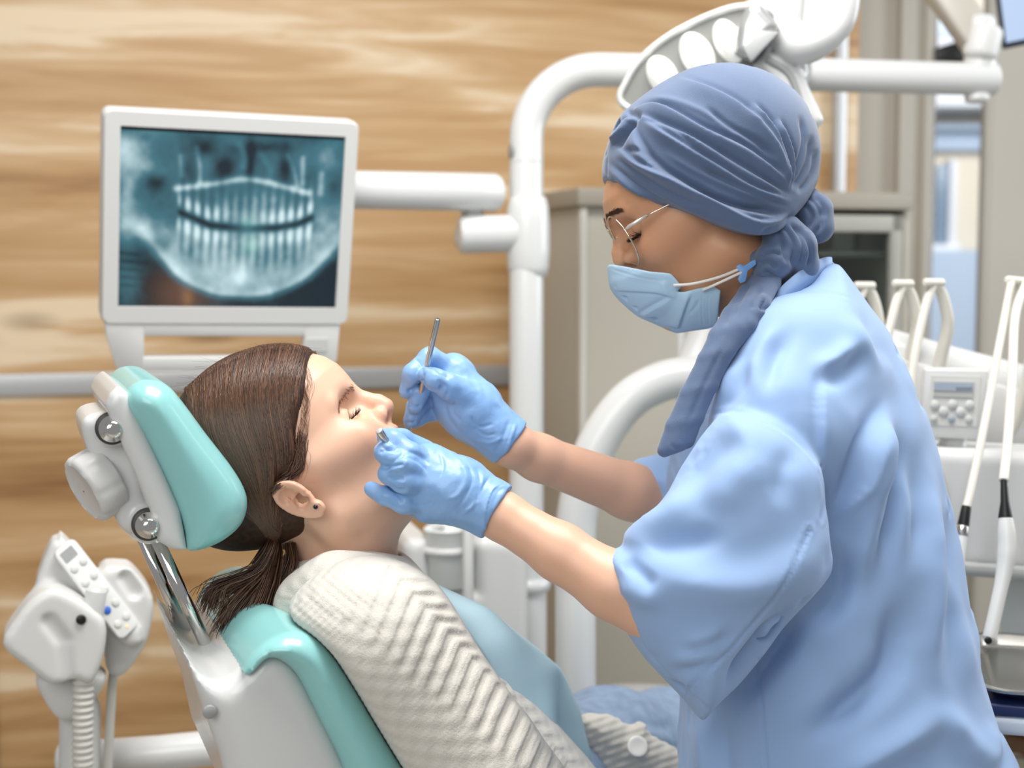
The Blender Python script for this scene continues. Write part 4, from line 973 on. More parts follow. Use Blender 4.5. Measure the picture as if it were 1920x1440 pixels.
# ================================================================ PEOPLE: shared head
def head_sdf(q, mouth=0.0, ears=True, slope=0.0, bz=0.0, er=0.0):
    """q in head coordinates (x forward, y left, z up, origin between the ear canals)"""
    x, y, z = q[:, 0], q[:, 1], q[:, 2]; ay = np.abs(y)
    x = x + slope * np.maximum(z - .045, 0)
    s = np.stack([x, ay, z], 1)
    zt = [-.100, -.09, -.075, -.06, -.045, -.03, -.018, -.008, 0, .012, .03, .04, .05, .066, .08, .10, .125]
    xt = [.070, .078, .091, .088, .091, .095, .0965, .0955, .0935, .0925, .0945, .0990, .1020, .1040, .1005, .088, .060]
    wt = [.014, .024, .037, .046, .052, .0565, .060, .063, .065, .067, .068, .0690, .0705, .0715, .0705, .064, .048]
    xf = np.interp(z, zt, xt); wy = np.interp(z, zt, wt); cx = .028
    rx = np.where(x > cx, xf - cx, .06)
    e = ((np.abs(x - cx) / rx) ** 2.25 + (ay / wy) ** 2.25) ** (1 / 2.25)
    face = (e - 1) * .85 * np.minimum(rx, wy)
    face = smax(face, np.maximum(-.092 - z, z - .12), .02)
    d = smin(face, ell(s, (-.002, 0, .056), (.100, .077, .093)), .012)
    d = smin(d, cap(s, (.006, .046, -.040), (.078, .010, -.077), .014, .013), .022)
    d = smin(d, ell(s, (.0815, 0, -.077), (.0135, .016, .012)), .012)
    d = smin(d, cap(s, (.030, .058, .008), (.070, .043, -.002), .012, .015), .02)          # cheekbone
    d = smin(d, cap(s, (.0935 - er * .5, .008, .046 + bz), (.083 - er * .5, .044, .047 + bz), .0075, .006), .012)        # brow
    d = smax(d, -ell(s, (.1020 - er, .034, .0255), (.016, .021, .0125)), .012)                   # orbit
    eye = ell(s, (.0805 - er, .033, .0235), (.0125, .0145, .0118)); d = smin(d, eye, .0025)
    slit = cap(s, (.094 - er, .0215, .0170), (.0855 - er, .0455, .0165), .0014); d = smax(d, -slit, .0012)
    d = smax(d, -cap(s, (.0935 - er, .021, .0305), (.0865 - er, .043, .0320), .0010), .003)           # lid fold
    # nose
    d = smin(d, chain(s, [(.0935, 0, .036), (.0985, 0, .022), (.1035, 0, .0105), (.1050, 0, .0035)], [.0060, .0070, .0088, .0098], .003), .007)
    d = smin(d, ell(s, (.0955, .0118, .0005), (.0098, .0062, .0082)), .004)
    d = smin(d, cap(s, (.1020, 0, -.0035), (.0950, 0, -.009), .0045, .005), .004)
    d = smax(d, -ell(s, (.1000, .0062, -.0072), (.0068, .0032, .0042)), .002)
    d = smax(d, -cap(s, (.0865, .0185, .004), (.0890, .0165, -.008), .0012), .004)          # alar crease
    # lips
    d = smin(d, chain(s, [(.0955, 0, -.0185), (.0925, .011, -.0185), (.0835, .0235, -.0235)], [.0050, .0046, .0022], .003), .004)
    lo_ = -.0305 - mouth
    d = smin(d, chain(s, [(.0945, 0, lo_), (.0915, .010, lo_ + .0005), (.0835, .0225, -.0265 - mouth * .4)], [.0056, .005, .0022], .003), .005)
    d = smax(d, -ell(s, (.0985, 0, -.0245 - mouth * .5), (.012, .020, .0014 + mouth * .5)), .002)
    d = smax(d, -ell(s, (.0985, 0, -.0445 - mouth * .6), (.006, .018, .004)), .008)
    if ears:
        E0 = np.array([-.006, .0755, -.001]); ex = nrm([.90, .30, -.10]); ez = nrm([-.16, .12, .98]); ey = nrm(np.cross(ez, ex)); ex = np.cross(ey, ez)
        if ey[1] < 0: ey = -ey
        t = (s - E0) / .74; u, v, w = t @ ex, t @ ez, t @ ey
        rim = .0185 + .0035 * np.clip(v / .03, -1, 1)
        outline = np.sqrt((u / rim) ** 2 + ((v - .001) / .031) ** 2)
        lobe = np.sqrt(((u - .004) / .011) ** 2 + ((v + .024) / .012) ** 2)
        o2 = np.minimum((outline - 1) * .0165, (lobe - 1) * .011)
        plate = np.maximum(o2, np.abs(w - .0015) - .0048)
        helix = np.sqrt(np.maximum(np.abs((outline - .90) * .0165), 0) ** 2 + (w - .0055) ** 2) - .0030
        helix = np.where(u > .012, np.maximum(helix, -v - .0), helix)
        ear = smin(plate, helix, .003)
        ear = smax(ear, -ell(np.stack([u, v, w], 1), (-.002, .014, .0085), (.0115, .0105, .0085)), .002)   # fossa
        ear = smax(ear, -ell(np.stack([u, v, w], 1), (.0035, -.003, .0085), (.0115, .0115, .0135)), .002)     # concha
        ear = smin(ear, ell(np.stack([u, v, w], 1), (.0135, -.001, .0035), (.0035, .006, .005)), .002)      # tragus
        ear = smin(ear, cap(np.stack([u, v, w], 1), (-.009, -.006, .004), (-.004, .013, .0055), .0022), .002)  # antihelix
        d = smin(d, ear * .74, .0025)
    return d
SKIN1 = mat('fair_skin', 'e3b79c', 0.42, sss=0.12, bump=(900, .06, .0006), attr='skin')
SKIN2 = mat('tan_skin', 'b07a55', 0.42, sss=0.10, bump=(900, .08, .0006), attr='skin')
def skin_attr(base, lip, HRm, Om, s_, lipz=-.024, blush=.25, mouth=0.0):
    base = np.array(lin(base)); lip = np.array(lin(lip)); red = np.array(lin('c9806a'))
    def g(V):
        q = ((V - Om) @ HRm.T) / s_; C = np.tile(base, (len(V), 1))
        ay = np.abs(q[:, 1])
        k = np.exp(-(((q[:, 2] + .008) / .02) ** 2 + ((ay - .045) / .02) ** 2)) * (q[:, 0] > .03) * blush
        k += np.exp(-(((q[:, 2] - .0) / .012) ** 2 + (ay / .014) ** 2)) * (q[:, 0] > .098) * blush * .8
        k += np.exp(-(((q[:, 0] + .01) / .03) ** 2 + ((q[:, 2] - .003) / .03) ** 2)) * (ay > .068) * blush * .8
        C = C + np.clip(k, 0, 1)[:, None] * (red - base)
        l = np.exp(-(((q[:, 2] + .0245 + mouth * .5) / (.009 + mouth * .5)) ** 4 + (ay / .021) ** 4)) * (q[:, 0] > .083)
        C = C + (np.clip(l, 0, 1) * .75)[:, None] * (lip - C)
        return {'skin': C}
    return g

# ================================================================ PATIENT
pt_ = thing('person', 'young person with brown ponytail and cream knit sweater reclining in the dental chair', 'person', CH.pt(760, 1440, 0) * [1, 1, 0] + [0, 0, P(760, 1440, 1.5)[2]])
MO_ = .006
NB = P(655, 1105, 1.46)
def body_head(p):
    d = head_sdf(((p - HO) @ HR.T) / HS, MO_, True, 0, -.010, .011) * HS
    n = chain(p, [P(622, 955, 1.445), P(648, 1030, 1.452), P(655, 1120, 1.465)], [.050, .0475, .056], .02)
    n = smin(n, cap(p, P(590, 965, 1.385), P(690, 1075, 1.415), .008, .007), .012)      # neck muscle
    return smin(d, n, .018)
torso = lambda p: None
def bodyf(p):
    d = body_head(p)
    d = smin(d, chain(p, [CH.pt(650, 1175, .09), CH.pt(650, 1175, -.09)], [.045, .045]), .03)
    return d
lo, hi = bounds([PH(.13, -.09, 0), PH(-.11, .09, 0), PH(0, 0, .16), PH(.1, 0, -.1), P(655, 1180, 1.46)], .06)
sk = skin_attr('dfb499', 'c4756a', HR, HO, HS, blush=.30, mouth=MO_)
V, F = snet(bodyf, lo, hi, .0017); V = relax(V, F, 1, .4)
# torso, arms and legs hidden by the clothes complete the same mesh
def under(p):
    q = p - CH.o; w = q @ CH.W; pf = p - np.outer(w * .4, CH.W)
    d = cap(pf, CH.pt(660, 1200, 0), CH.pt(930, 1520, 0), .085, .10)
    for s_ in (-1, 1):
        d = smin(d, chain(p, [CH.pt(690, 1215, .15 * s_), CH.pt(900, 1480, .18 * s_), CH.pt(1020, 1640, .15 * s_)], [.045, .036, .028]), .03)
        d = smin(d, chain(p, [CH.pt(960, 1600, .08 * s_), P(1250, 1490 + 90 * s_, 2.0 - .1 * s_), P(1420, 1540 + 70 * s_, 2.35 - .1 * s_)], [.06, .05, .04]), .03)
    return smin(d, cap(p, P(650, 1080, 1.46), CH.pt(660, 1200, 0), .045, .06), .03)
lo, hi = bounds([CH.pt(600, 1100, .2), CH.pt(1000, 1560, -.25), CH.pt(1000, 1600, .25), P(1480, 1560, 2.6)], .1)
V2, F2 = snet(under, lo, hi, .012)
Vb = np.vstack([V, V2]); Fb = np.vstack([F, F2 + len(V)])
newmesh('body', Vb, Fb, SKIN1, pt_, attr=sk(Vb))
ftree = BVHTree.FromPolygons([Vector(v) for v in V], [tuple(map(int, f_)) for f_ in F])
# eyes, lashes and brows
def lashes(nm, parent, fr, Om, s_, side, n=46, er=0.0, *, L=.008, up=0.0, th=.00022, m=None, base=None, curl=.5):
    mb = MB(); r = np.random.default_rng(5)
    for k in range(n):
        t = k / (n - 1); y = .0205 + .026 * t; x = .0945 - er - .0095 * t ** 1.3 + .0012; z = .0170 - .001 * t
        a = np.array([x, side * y, z]); l = L * (.7 + .5 * r.random()) * (.6 + .5 * t)
        dr = nrm([.85 - .25 * t, side * (-.1 + .75 * t + .15 * r.normal()), -.35 + up + .2 * r.normal()])
        pts = [Om + s_ * (a + dr * l * u + np.array([.0, 0, curl]) * l * u * u) @ fr for u in (0, .35, .7, 1)]
        mb.add(*tube(pts, [th, th, th * .7, th * .3], 4, False))
    return mb.build(nm, m, parent)
def brow(nm, parent, fr, Om, s_, side, m, n=150, f_=None, z0=.0475, arch=.003, th=.00022, hk={}, drop=0.0):
    mb = MB(); r = np.random.default_rng(9)
    t = r.random(n); A = np.stack([np.full(n, .11), side * (.013 + .035 * t), z0 - drop * t + arch * np.sin(t * 2.6) + r.normal(size=n) * .0016 * (1 - .5 * t)], 1)
    for _ in range(14): A[:, 0] -= head_sdf(A, 0, False, **hk) * .9          # drop on to the face
    for k in range(n):
        dr = nrm([-.25 + .2 * (1 - t[k]), side * .75, .35 - .8 * t[k] + .15 * r.normal()]); l = .0065 * (.7 + .5 * r.random())
        nv = np.array([.8, side * .4, .2]) * .0006
        mb.add(*tube([Om + s_ * (A[k] + dr * l * u + nv * (1 + .6 * math.sin(u * 3))) @ fr for u in (0, .5, 1)], [th, th, th * .4], 4, False))
    return mb.build(nm, m, parent)
HAIRM = mat('brown_hair', '3d281c', 0.55, var=(220, .35), spec=.3)
LASH = mat('dark_lash', '2a1a12', .5)
for sd in (-1, 1):
    lashes('eyelashes', pt_, HR, HO, HS, sd, 52, .011, L=.0095, up=.25, m=LASH, curl=.55)
    brow('eyebrow', pt_, HR, HO, HS, sd, mat('brow_brown', '7d5a45', .6), 110, z0=.0370, arch=.002, drop=.007, hk=dict(bz=-.010, er=.011))
# hair cap
TIE = P(512, 1003, 1.415)
def hairf(p):
    q = ((p - HO) @ HR.T) / HS; x, y, z = q[:, 0], q[:, 1], q[:, 2]
    d = smin(ell(q, (-.006, 0, .057), (.107, .0835, .0985)), head_sdf(q, 0, False) - .0055, .008)
    d = smin(d, cap(q, (-.045, 0, .03), (-.050, 0, .008), .056, .022), .03) * HS
    d = smin(d, cap(p, PH(-.040, 0, .018), TIE, .042, .012), .02)
    hl = x - (.012 + (z - .012) * 1.02) + .012 * np.exp(-((z - .03) / .02) ** 2)       # hairline
    hl = np.where(z < .012, np.maximum(hl, (x + .014) * 1.0 - .2 * np.clip(.012 - z, 0, .1)), hl)
    low = -.034 - z + .6 * (-.03 - x)                          # nape edge
    d = smax(d, hl * .7, .004)
    d = smax(d, (low * .6), .02)
    ear = ell(np.stack([x, np.abs(y), z], 1), (-.006, .078, .002), (.0165, .03, .026)) * HS
    return smax(d, -ear, .004)
lo, hi = bounds([PH(.13, -.1, .1), PH(-.12, .1, .05), PH(0, 0, .18), PH(-.03, 0, -.05), TIE], .05)
Vh, Fh = snet(hairf, lo, hi, .0025); Vh = relax(Vh, Fh, 2)
hair = newmesh('hair', Vh, Fh, HAIRM, pt_)
tree = BVHTree.FromPolygons([Vector(v) for v in Vh], [tuple(map(int, f_)) for f_ in Fh])
C0 = Vector(CAM)
def hit(px, py, lift=.0006, face=False):
    ray = FWD + (px - 960) / FPX * RGT + (720 - py) / FPX * UPV
    r = tree.ray_cast(C0, Vector(ray))
    if face:
        g = ftree.ray_cast(C0, Vector(ray))
        if r[0] is None or (g[0] is not None and g[3] < r[3]): r = g
    if r[0] is None: return None
    return np.array(r[0]) + np.array(r[1]) * lift
class Strands:
    """many thin hair tubes in one mesh"""
    def __init__(s): s.V = []; s.F = []; s.n = 0
    def add(s, pts, r, k=3):
        pts = np.asarray(pts); n = len(pts); T = np.gradient(pts, axis=0); T /= np.linalg.norm(T, axis=1)[:, None] + 1e-12
        N = np.cross(T, FWD); N /= np.linalg.norm(N, axis=1)[:, None] + 1e-9; B = np.cross(T, N)
        a = 2 * np.pi * np.arange(k) / k; rr = np.linspace(r, r * .45, n)[:, None, None]
        V = (pts[:, None] + rr * (np.cos(a)[None, :, None] * N[:, None] + np.sin(a)[None, :, None] * B[:, None])).reshape(-1, 3)
        i, j = np.meshgrid(np.arange(n - 1), np.arange(k), indexing='ij'); j2 = (j + 1) % k
        F = np.stack([i * k + j, i * k + j2, (i + 1) * k + j2, (i + 1) * k + j], -1).reshape(-1, 4)
        s.V.append(V); s.F.append(F + s.n); s.n += len(V)
    def build(s, nm, m, parent):
        r = np.random.default_rng(4); a, b = np.array(lin('38241a')), np.array(lin('75523c'))
        C = np.concatenate([np.tile(a + (b - a) * r.random() ** 1.3, (len(v), 1)) for v in s.V])
        o = newmesh(nm, np.concatenate(s.V), np.concatenate(s.F), m, parent, attr={'tint': C}); o['kind'] = 'stuff'; return o
r_ = np.random.default_rng(3)
st_ = Strands(); lerp = lambda a, b, t: np.asarray(a, float) * (1 - t) + np.asarray(b, float) * t
rootc = crom([(588, 662), (560, 653), (520, 650), (480, 656), (430, 676), (390, 700), (350, 732)], 8)
m1c = crom([(574, 740), (540, 740), (505, 745), (465, 760), (425, 785), (395, 810), (370, 835)], 8)
m2c = crom([(580, 850), (555, 850), (525, 855), (495, 865), (462, 880), (440, 895), (425, 905)], 8)
m3c = crom([(556, 905), (530, 920), (512, 935), (500, 945), (488, 950), (475, 955), (465, 960)], 8)
def at_(c, t): 
    i = t * (len(c) - 1); k = int(min(i, len(c) - 2)); return lerp(c[k], c[k + 1], i - k)
for k in range(6500):
    t = r_.random() ** .95; j = r_.normal(size=2) * 4
    cp = [at_(rootc, t) + [0, abs(r_.normal()) * 3 - 1], at_(m1c, t) + j, at_(m2c, t) + j, at_(m3c, t) + j * .6, np.array([512, 998]) + r_.normal(size=2) * 4]
    if r_.random() < .45:      # starts part-way down
        pass
    px = crom(cp, 5); pts = []; lift = .0012 + .0020 * r_.random()
    for q_ in px:
        h_ = hit(*q_, lift)
        if h_ is not None: pts.append(h_)
    if len(pts) > 6:
        pts = np.array(pts)
        for _ in range(3): pts[1:-1] = .5 * pts[1:-1] + .25 * (pts[:-2] + pts[2:])
        st_.add(pts, .00045 + .0004 * r_.random())
st_.build('hair_strands', mat('brown_hair_strand', '5e402d', 0.36, attr='tint', spec=.6), pt_)
# ponytail
pst = Strands()
def wisp(cp, n, spread, r, jit=1.0, end=2.0):
    for k in range(n):
        o = r_.normal(size=(3,)); pts = []
        for i, c in enumerate(cp):
            a = i / (len(cp) - 1); s = spread * (.35 + end * a) if i else spread * .35
            pts.append(P(c[0] + o[0] * s, c[1] + o[1] * s * .8, c[2] + o[2] * s * .0005))
        pst.add(crom(np.array(pts) + r_.normal(size=(len(cp), 3)) * .0006 * jit, 6), r * (.7 + .6 * r_.random()))
wisp([(512, 996, 1.405), (506, 1030, 1.385), (482, 1070, 1.385), (440, 1092, 1.375), (405, 1108, 1.37), (394, 1135, 1.37)], 260, 7, .0006, end=1.6)
wisp([(512, 996, 1.42), (508, 1040, 1.40), (488, 1085, 1.385), (455, 1120, 1.375), (430, 1150, 1.37), (420, 1172, 1.37)], 240, 8, .0006, end=1.2)
wisp([(512, 996, 1.42), (514, 1040, 1.40), (502, 1090, 1.385), (486, 1130, 1.375), (474, 1160, 1.375)], 220, 9, .0006, end=1.3)
wisp([(535, 985, 1.42), (545, 1020, 1.41), (545, 1060, 1.40), (530, 1100, 1.395), (510, 1140, 1.385), (500, 1165, 1.38)], 160, 7, .0005, end=1.4)
pst.build('ponytail', MATS['brown_hair_strand'], pt_)
def f(p): return chain(p, [P(512, 1000, 1.42), P(500, 1050, 1.39), P(470, 1095, 1.385), P(440, 1130, 1.38)], [.008, .009, .010, .005], .01)
lo, hi = bounds([P(420, 1160, 1.37), P(530, 980, 1.44)], .03); sdfobj('ponytail_core', f, lo, hi, .003, HAIRM, pt_)
newmesh('hair_tie', *tube(np.array([TIE + .0135 * (math.cos(t) * RGT * .9 + math.sin(t) * FWD) + .003 * UPV * math.cos(t) for t in np.linspace(0, 2 * math.pi, 24)]), .004, 10, False), mat('dark_hair_tie', '2a1c15', .6), pt_)
# loose hairs over the crown and temple
fl = Strands()
for k in range(90):
    t = r_.random(); a = at_(rootc, t); h_ = hit(*(a + [0, 10])); 
    if h_ is None: continue
    pts = [h_, h_ + UPV * .008 * r_.random() + RGT * r_.normal() * .006, h_ + UPV * .010 * r_.random() + RGT * r_.normal() * .016 - FWD * .004]
    fl.add(crom(np.array(pts), 4), .00013)
for k in range(110):
    y0 = 680 + 190 * r_.random(); b0 = np.interp(y0, [670, 800, 890], [584, 572, 562])
    h_ = hit(b0 - 10, y0)
    if h_ is None: continue
    o1 = r_.normal() * 4; pts = [hit(b0 - 10 + a_, y0 + b_, .0008, True) for a_, b_ in ((0, 0), (6 + o1, 14), (8 + o1, 30), (2 + o1, 48))]
    if any(q_ is None for q_ in pts): continue
    fl.add(crom(np.array(pts), 4), .00013)
for k in range(150):                                  # lock swept back over the ear
    a = np.array([562, 838]) + r_.normal(size=2) * [5, 14]; b2 = np.array([560, 876]) + r_.normal(size=2) * [6, 5]; c2_ = np.array([532, 897]) + r_.normal(size=2) * 4; d2_ = np.array([505, 918]) + r_.normal(size=2) * 5
    pts = []; lift = .001 + .003 * r_.random()
    for q_ in crom([a, b2, c2_, d2_], 5):
        h_ = hit(*q_, lift, True)
        if h_ is not None: pts.append(h_)
    if len(pts) < 5: continue
    pts = np.array(pts)
    for _ in range(4): pts[1:-1] = .5 * pts[1:-1] + .25 * (pts[:-2] + pts[2:])
    fl.add(pts, .0004)
fl.build('loose_hairs', MATS['brown_hair_strand'], pt_)
newmesh('earring', *lathe([(-.003, .0018), (0, .0022), (.0012, .0022), (.002, .0012)], hit(592, 950, .0005, True), -FWD, 14), mat('black_stud', '15151a', .2), pt_)

# ---------------------------------------------------------------- sweater
def knit_mat():
    m = bpy.data.materials.new('cream_knit'); m.use_nodes = True; nt = m.node_tree; L = nt.links; b = nt.nodes['Principled BSDF']
    b.inputs['Base Color'].default_value = (*lin('cfcbc2'), 1); b.inputs['Roughness'].default_value = .85; b.inputs['Sheen Weight'].default_value = .3
    tc = nt.nodes.new('ShaderNodeTexCoord'); mp = nt.nodes.new('ShaderNodeMapping'); mp.inputs['Rotation'].default_value = (0, .6, .35); mp.inputs['Scale'].default_value = (300, 300, 330)
    L.new(tc.outputs['Object'], mp.inputs['Vector'])
    sx = nt.nodes.new('ShaderNodeSeparateXYZ'); L.new(mp.outputs[0], sx.inputs[0])
    def sn(s):
        n = nt.nodes.new('ShaderNodeMath'); n.operation = 'SINE'; L.new(s, n.inputs[0]); return n.outputs[0]
    mu = nt.nodes.new('ShaderNodeMath'); mu.operation = 'MULTIPLY'; L.new(sn(sx.outputs['X']), mu.inputs[0]); L.new(sn(sx.outputs['Z']), mu.inputs[1])
    no = nt.nodes.new('ShaderNodeTexNoise'); no.inputs['Scale'].default_value = 900; L.new(tc.outputs['Object'], no.inputs['Vector'])
    ad = nt.nodes.new('ShaderNodeMath'); L.new(mu.outputs[0], ad.inputs[0]); L.new(no.outputs['Fac'], ad.inputs[1])
    bp = nt.nodes.new('ShaderNodeBump'); bp.inputs['Strength'].default_value = .5; bp.inputs['Distance'].default_value = .0018
    L.new(ad.outputs[0], bp.inputs['Height']); L.new(bp.outputs[0], b.inputs['Normal'])
    return m
KNIT = knit_mat()
def sweat(p):
    q = p - CH.o; w = q @ CH.W
    pf = p - np.outer(w * .42, CH.W)
    d = cap(pf, CH.pt(655, 1195, 0), CH.pt(940, 1540, 0), .098, .115)
    d = smin(d, chain(p, [P(640, 1140, 1.45), CH.pt(690, 1205, .155)], [.056, .07]), .05)
    d = smin(d, chain(p, [P(640, 1140, 1.46), CH.pt(690, 1215, -.155)], [.056, .07]), .05)
    d = smin(d, chain(p, [CH.pt(700, 1215, .160), CH.pt(880, 1440, .185), CH.pt(980, 1560, .19)], [.078, .072, .068]), .03)
    d = smin(d, chain(p, [CH.pt(700, 1225, -.160), CH.pt(930, 1470, -.18)], [.072, .06]), .03)
    nk = cap(p, P(648, 1030, 1.452), P(655, 1140, 1.465), .055, .058)
    d = smax(d, -(extr(p, bc_, CH.o, CH.U, CH.V, CH.W, .30, .026) - .0005), .012)
    return smax(d, -nk, .01)
SA = nrm([.66, .75]); SP = np.array([SA[1], -SA[0]])
def knit_post(V, F):
    N = vnormals(V, F); q = proj(V)[:, :2] - [800, 1110]
    s = q @ SA; c = q @ SP
    c0 = -20 + .02 * s
    al = np.where(c < c0, .48, .95); ph = s - al * np.abs(c - c0)
    per = 33.0; a = ph / per * 2 * np.pi
    rib = np.sin(a) + .45 * np.sin(3 * a + .6)
    rib = np.tanh(1.8 * rib) * .5
    fac = np.clip(-(N * nrm(FWD)).sum(1) / .3, 0, 1)
    win = np.clip((c + 150 - .16 * s) / 14, 0, 1) * np.clip((c0 + 100 - c) / 16, 0, 1) * np.clip((s + 110) / 40, 0, 1)
    fine = np.sin(s * 2 * np.pi / 11.5) * .16 * (1 - win) * np.clip((-c - 80) / 30, 0, 1)
    ribs2 = np.sin((c - .15 * s) * 2 * np.pi / 15) * .25 * np.clip((-s - 40) / 40, 0, 1)
    return V + N * ((rib * win * .0026 + fine * .002 + ribs2 * .0012) * fac)[:, None]
lo, hi = bounds([CH.pt(600, 1060, .2), CH.pt(1000, 1570, -.25), CH.pt(1020, 1570, .25), P(560, 1130, 1.35)], .1)
sdfobj('sweater', sweat, lo, hi, .0024, KNIT, pt_, rx=2, post=knit_post, strokes=[('lap', 2.2, 16, [(880, 1150), (925, 1240), (985, 1340), (1040, 1440)])])
def collar(p):
    pts = [P(x, y, d) for x, y, d in ((548, 1158, 1.41), (584, 1134, 1.375), (634, 1112, 1.360), (690, 1112, 1.365), (734, 1118, 1.395), (752, 1118, 1.45), (738, 1110, 1.50), (690, 1100, 1.53), (620, 1110, 1.53), (585, 1126, 1.50), (556, 1148, 1.46), (548, 1158, 1.41))]
    d = chain(p, pts, [.024, .031, .036, .032, .022, .018, .018, .02, .022, .022, .022, .022], .02)
    nk = cap(p, P(640, 1000, 1.452), P(655, 1140, 1.465), .054, .058)
    return smax(d, -nk, .006)
lo, hi = bounds([P(540, 1160, 1.32), P(780, 1040, 1.6)], .05)
sdfobj('collar', collar, lo, hi, .0022, KNIT, pt_, rx=2, strokes=[('seam', .9, 3, [(505, 1118), (560, 1128), (620, 1128), (680, 1112), (740, 1098)]), ('crease', .5, 2.5, [(600, 1098), (660, 1075), (720, 1085)]), ('crease', .5, 2.5, [(612, 1082), (660, 1060), (715, 1072)])])
# cardigan front with button over the lap
fl_ = Frame(P(1190, 1400, 1.72), math.radians(10))
def f(p): return puff(p, rpoly(fl_.px([(1088, 1350), (1110, 1338), (1150, 1342), (1180, 1360), (1206, 1352), (1222, 1378), (1280, 1412), (1300, 1470), (1250, 1520), (1120, 1520), (1106, 1420)]), 3), fl_.o, fl_.U, fl_.V, fl_.W, .03, .02)
lo, hi = bounds([fl_.pt(1080, 1530), fl_.pt(1310, 1330)], .06)
def rib_post(V, F):
    N = vnormals(V, F); q = proj(V)[:, :2]; return V + N * (.0006 * np.sin((q[:, 0] * .35 + q[:, 1]) * .42))[:, None]
cf = sdfobj('cardigan_front', f, lo, hi, .0025, KNIT, pt_, post=rib_post)
bt = newmesh('button', *lathe([(-.003, .010), (0, .0125), (.002, .0125), (.003, .011), (.002, .008), (.0015, .001)], fl_.pt(1195, 1400, .023), nrm(fl_.W + [0, 0, .5]), 24), mat('pearl_button', 'efece6', .2, coat=.5), cf)
def f(p):
    a = chain(p, [CH.pt(960, 1540, -.08), P(1140, 1412, 1.90), P(1250, 1392, 2.1), P(1420, 1450, 2.45)], [.092, .082, .074, .06], .03)
    return smin(a, chain(p, [CH.pt(960, 1640, .08), P(1250, 1570, 1.9), P(1420, 1600, 2.25)], [.088, .070, .06], .03), .02)
lo, hi = bounds([CH.pt(1010, 1560, -.1), P(1140, 1360, 1.86), P(1440, 1460, 2.4)], .12)
sdfobj('jeans', f, lo, hi, .005, mat('blue_denim', '8093ad', .8, var=(60, .15), bump=(700, .3, .001)), pt_, strokes=[('crease', 3, 8, [(1180, 1350), (1230, 1362), (1275, 1358)]), ('ridge', 3, 9, [(1190, 1370), (1240, 1385), (1280, 1400)])])
# necklace
nb_ = np.array([P(x, y, d) for x, y, d in ((560, 1062, 1.415), (575, 1065, 1.405), (590, 1066, 1.398), (600, 1064, 1.396))]); nb_ = crom(nb_, 4)
mb = MB()
for q_ in nb_: mb.add(*lathe([(-.0013, .0004), (-.001, .001), (0, .0014), (.001, .001), (.0013, .0004)], q_, (0, 0, 1), 8))
mb.build('necklace', CHROME, pt_)
# ---------------------------------------------------------------- paper bib
bc0 = [(748, 1082, 1.43), (800, 1108, 1.40), (860, 1160, 1.39), (905, 1225, 1.40), (945, 1310, 1.42), (985, 1380, 1.44), (1030, 1440, 1.46), (1040, 1540, 1.46)]
bc1 = [(742, 1070, 1.47), (812, 1098, 1.49), (925, 1155, 1.53), (1000, 1212, 1.56), (1049, 1252, 1.58), (1050, 1325, 1.56), (1047, 1410, 1.54), (1045, 1540, 1.52)]
bc2 = [(740, 1067, 1.52), (815, 1097, 1.56), (927, 1154, 1.60), (1003, 1211, 1.62), (1053, 1254, 1.63), (1087, 1330, 1.64), (1110, 1420, 1.64), (1118, 1540, 1.64)]
nu, nv = 8 * 8 + 1, 33; G = np.zeros((nu, nv, 3))
def dens(c):
    p = np.array([P(*q) for q in c]); t = np.linspace(0, len(p) - 1, nu); return np.stack([np.interp(t, np.arange(len(p)), p[:, k]) for k in range(3)], 1)
r0, r1, r2 = dens(bc0), dens(bc1), dens(bc2)
for k in range(3):                                   # soften the polyline a little, folds stay visible
    for r in (r0, r1, r2): r[1:-1] = .5 * r[1:-1] + .25 * (r[:-2] + r[2:])
bn = nrm(CH.U * .5 + CH.V * .8)
ss = np.linspace(0, 1, nu)[:, None]
for j in range(nv):
    t = j / (nv - 1)
    if t < .75: u = t / .75; g = r0 * (1 - u) + r1 * u + bn * .010 * math.sin(math.pi * u) + bn * .0035 * np.sin(ss * 16 + u * 4) * math.sin(math.pi * u)
    else: u = (t - .75) / .25; g = r1 * (1 - u) + r2 * u
    G[:, j] = g
idx = np.arange(nu * nv).reshape(nu, nv)
Fg = np.stack([idx[:-1, :-1], idx[1:, :-1], idx[1:, 1:], idx[:-1, 1:]], -1).reshape(-1, 4)
bib = newmesh('paper_bib', G.reshape(-1, 3), Fg, mat('light_blue_paper', 'b4d2dc', .75, bump=(500, .15, .0008)))
md = bib.modifiers.new('thick', 'SOLIDIFY'); md.thickness = .0012
tag(bib, 'light blue paper bib draped over the chest of the reclining person', 'bib')
# ================================================================ DENTIST
DA = math.radians(26); DO = P(1330, 412, 1.47); DSC = .945; DHK = dict(slope=.35, er=.008)
DX = -math.cos(DA) * RGT - math.sin(DA) * UPV; DZ = -math.sin(DA) * RGT + math.cos(DA) * UPV; DY = np.cross(DZ, DX)
DR = np.stack([DX, DY, DZ]); PD = lambda x, y, z: DO + DSC * (x * DX + y * DY + z * DZ)
dn = thing('person', 'dental worker in blue scrubs, grey blue turban, face mask and gloves leaning over the patient', 'person', P(1560, 1440, 1.5) * [1, 1, 0])
DM = Frame(P(1330, 400, 1.47), 0, W=-FWD, up=UPV)
dx_ = lambda pts, w=0.0: DM.px(pts, w)
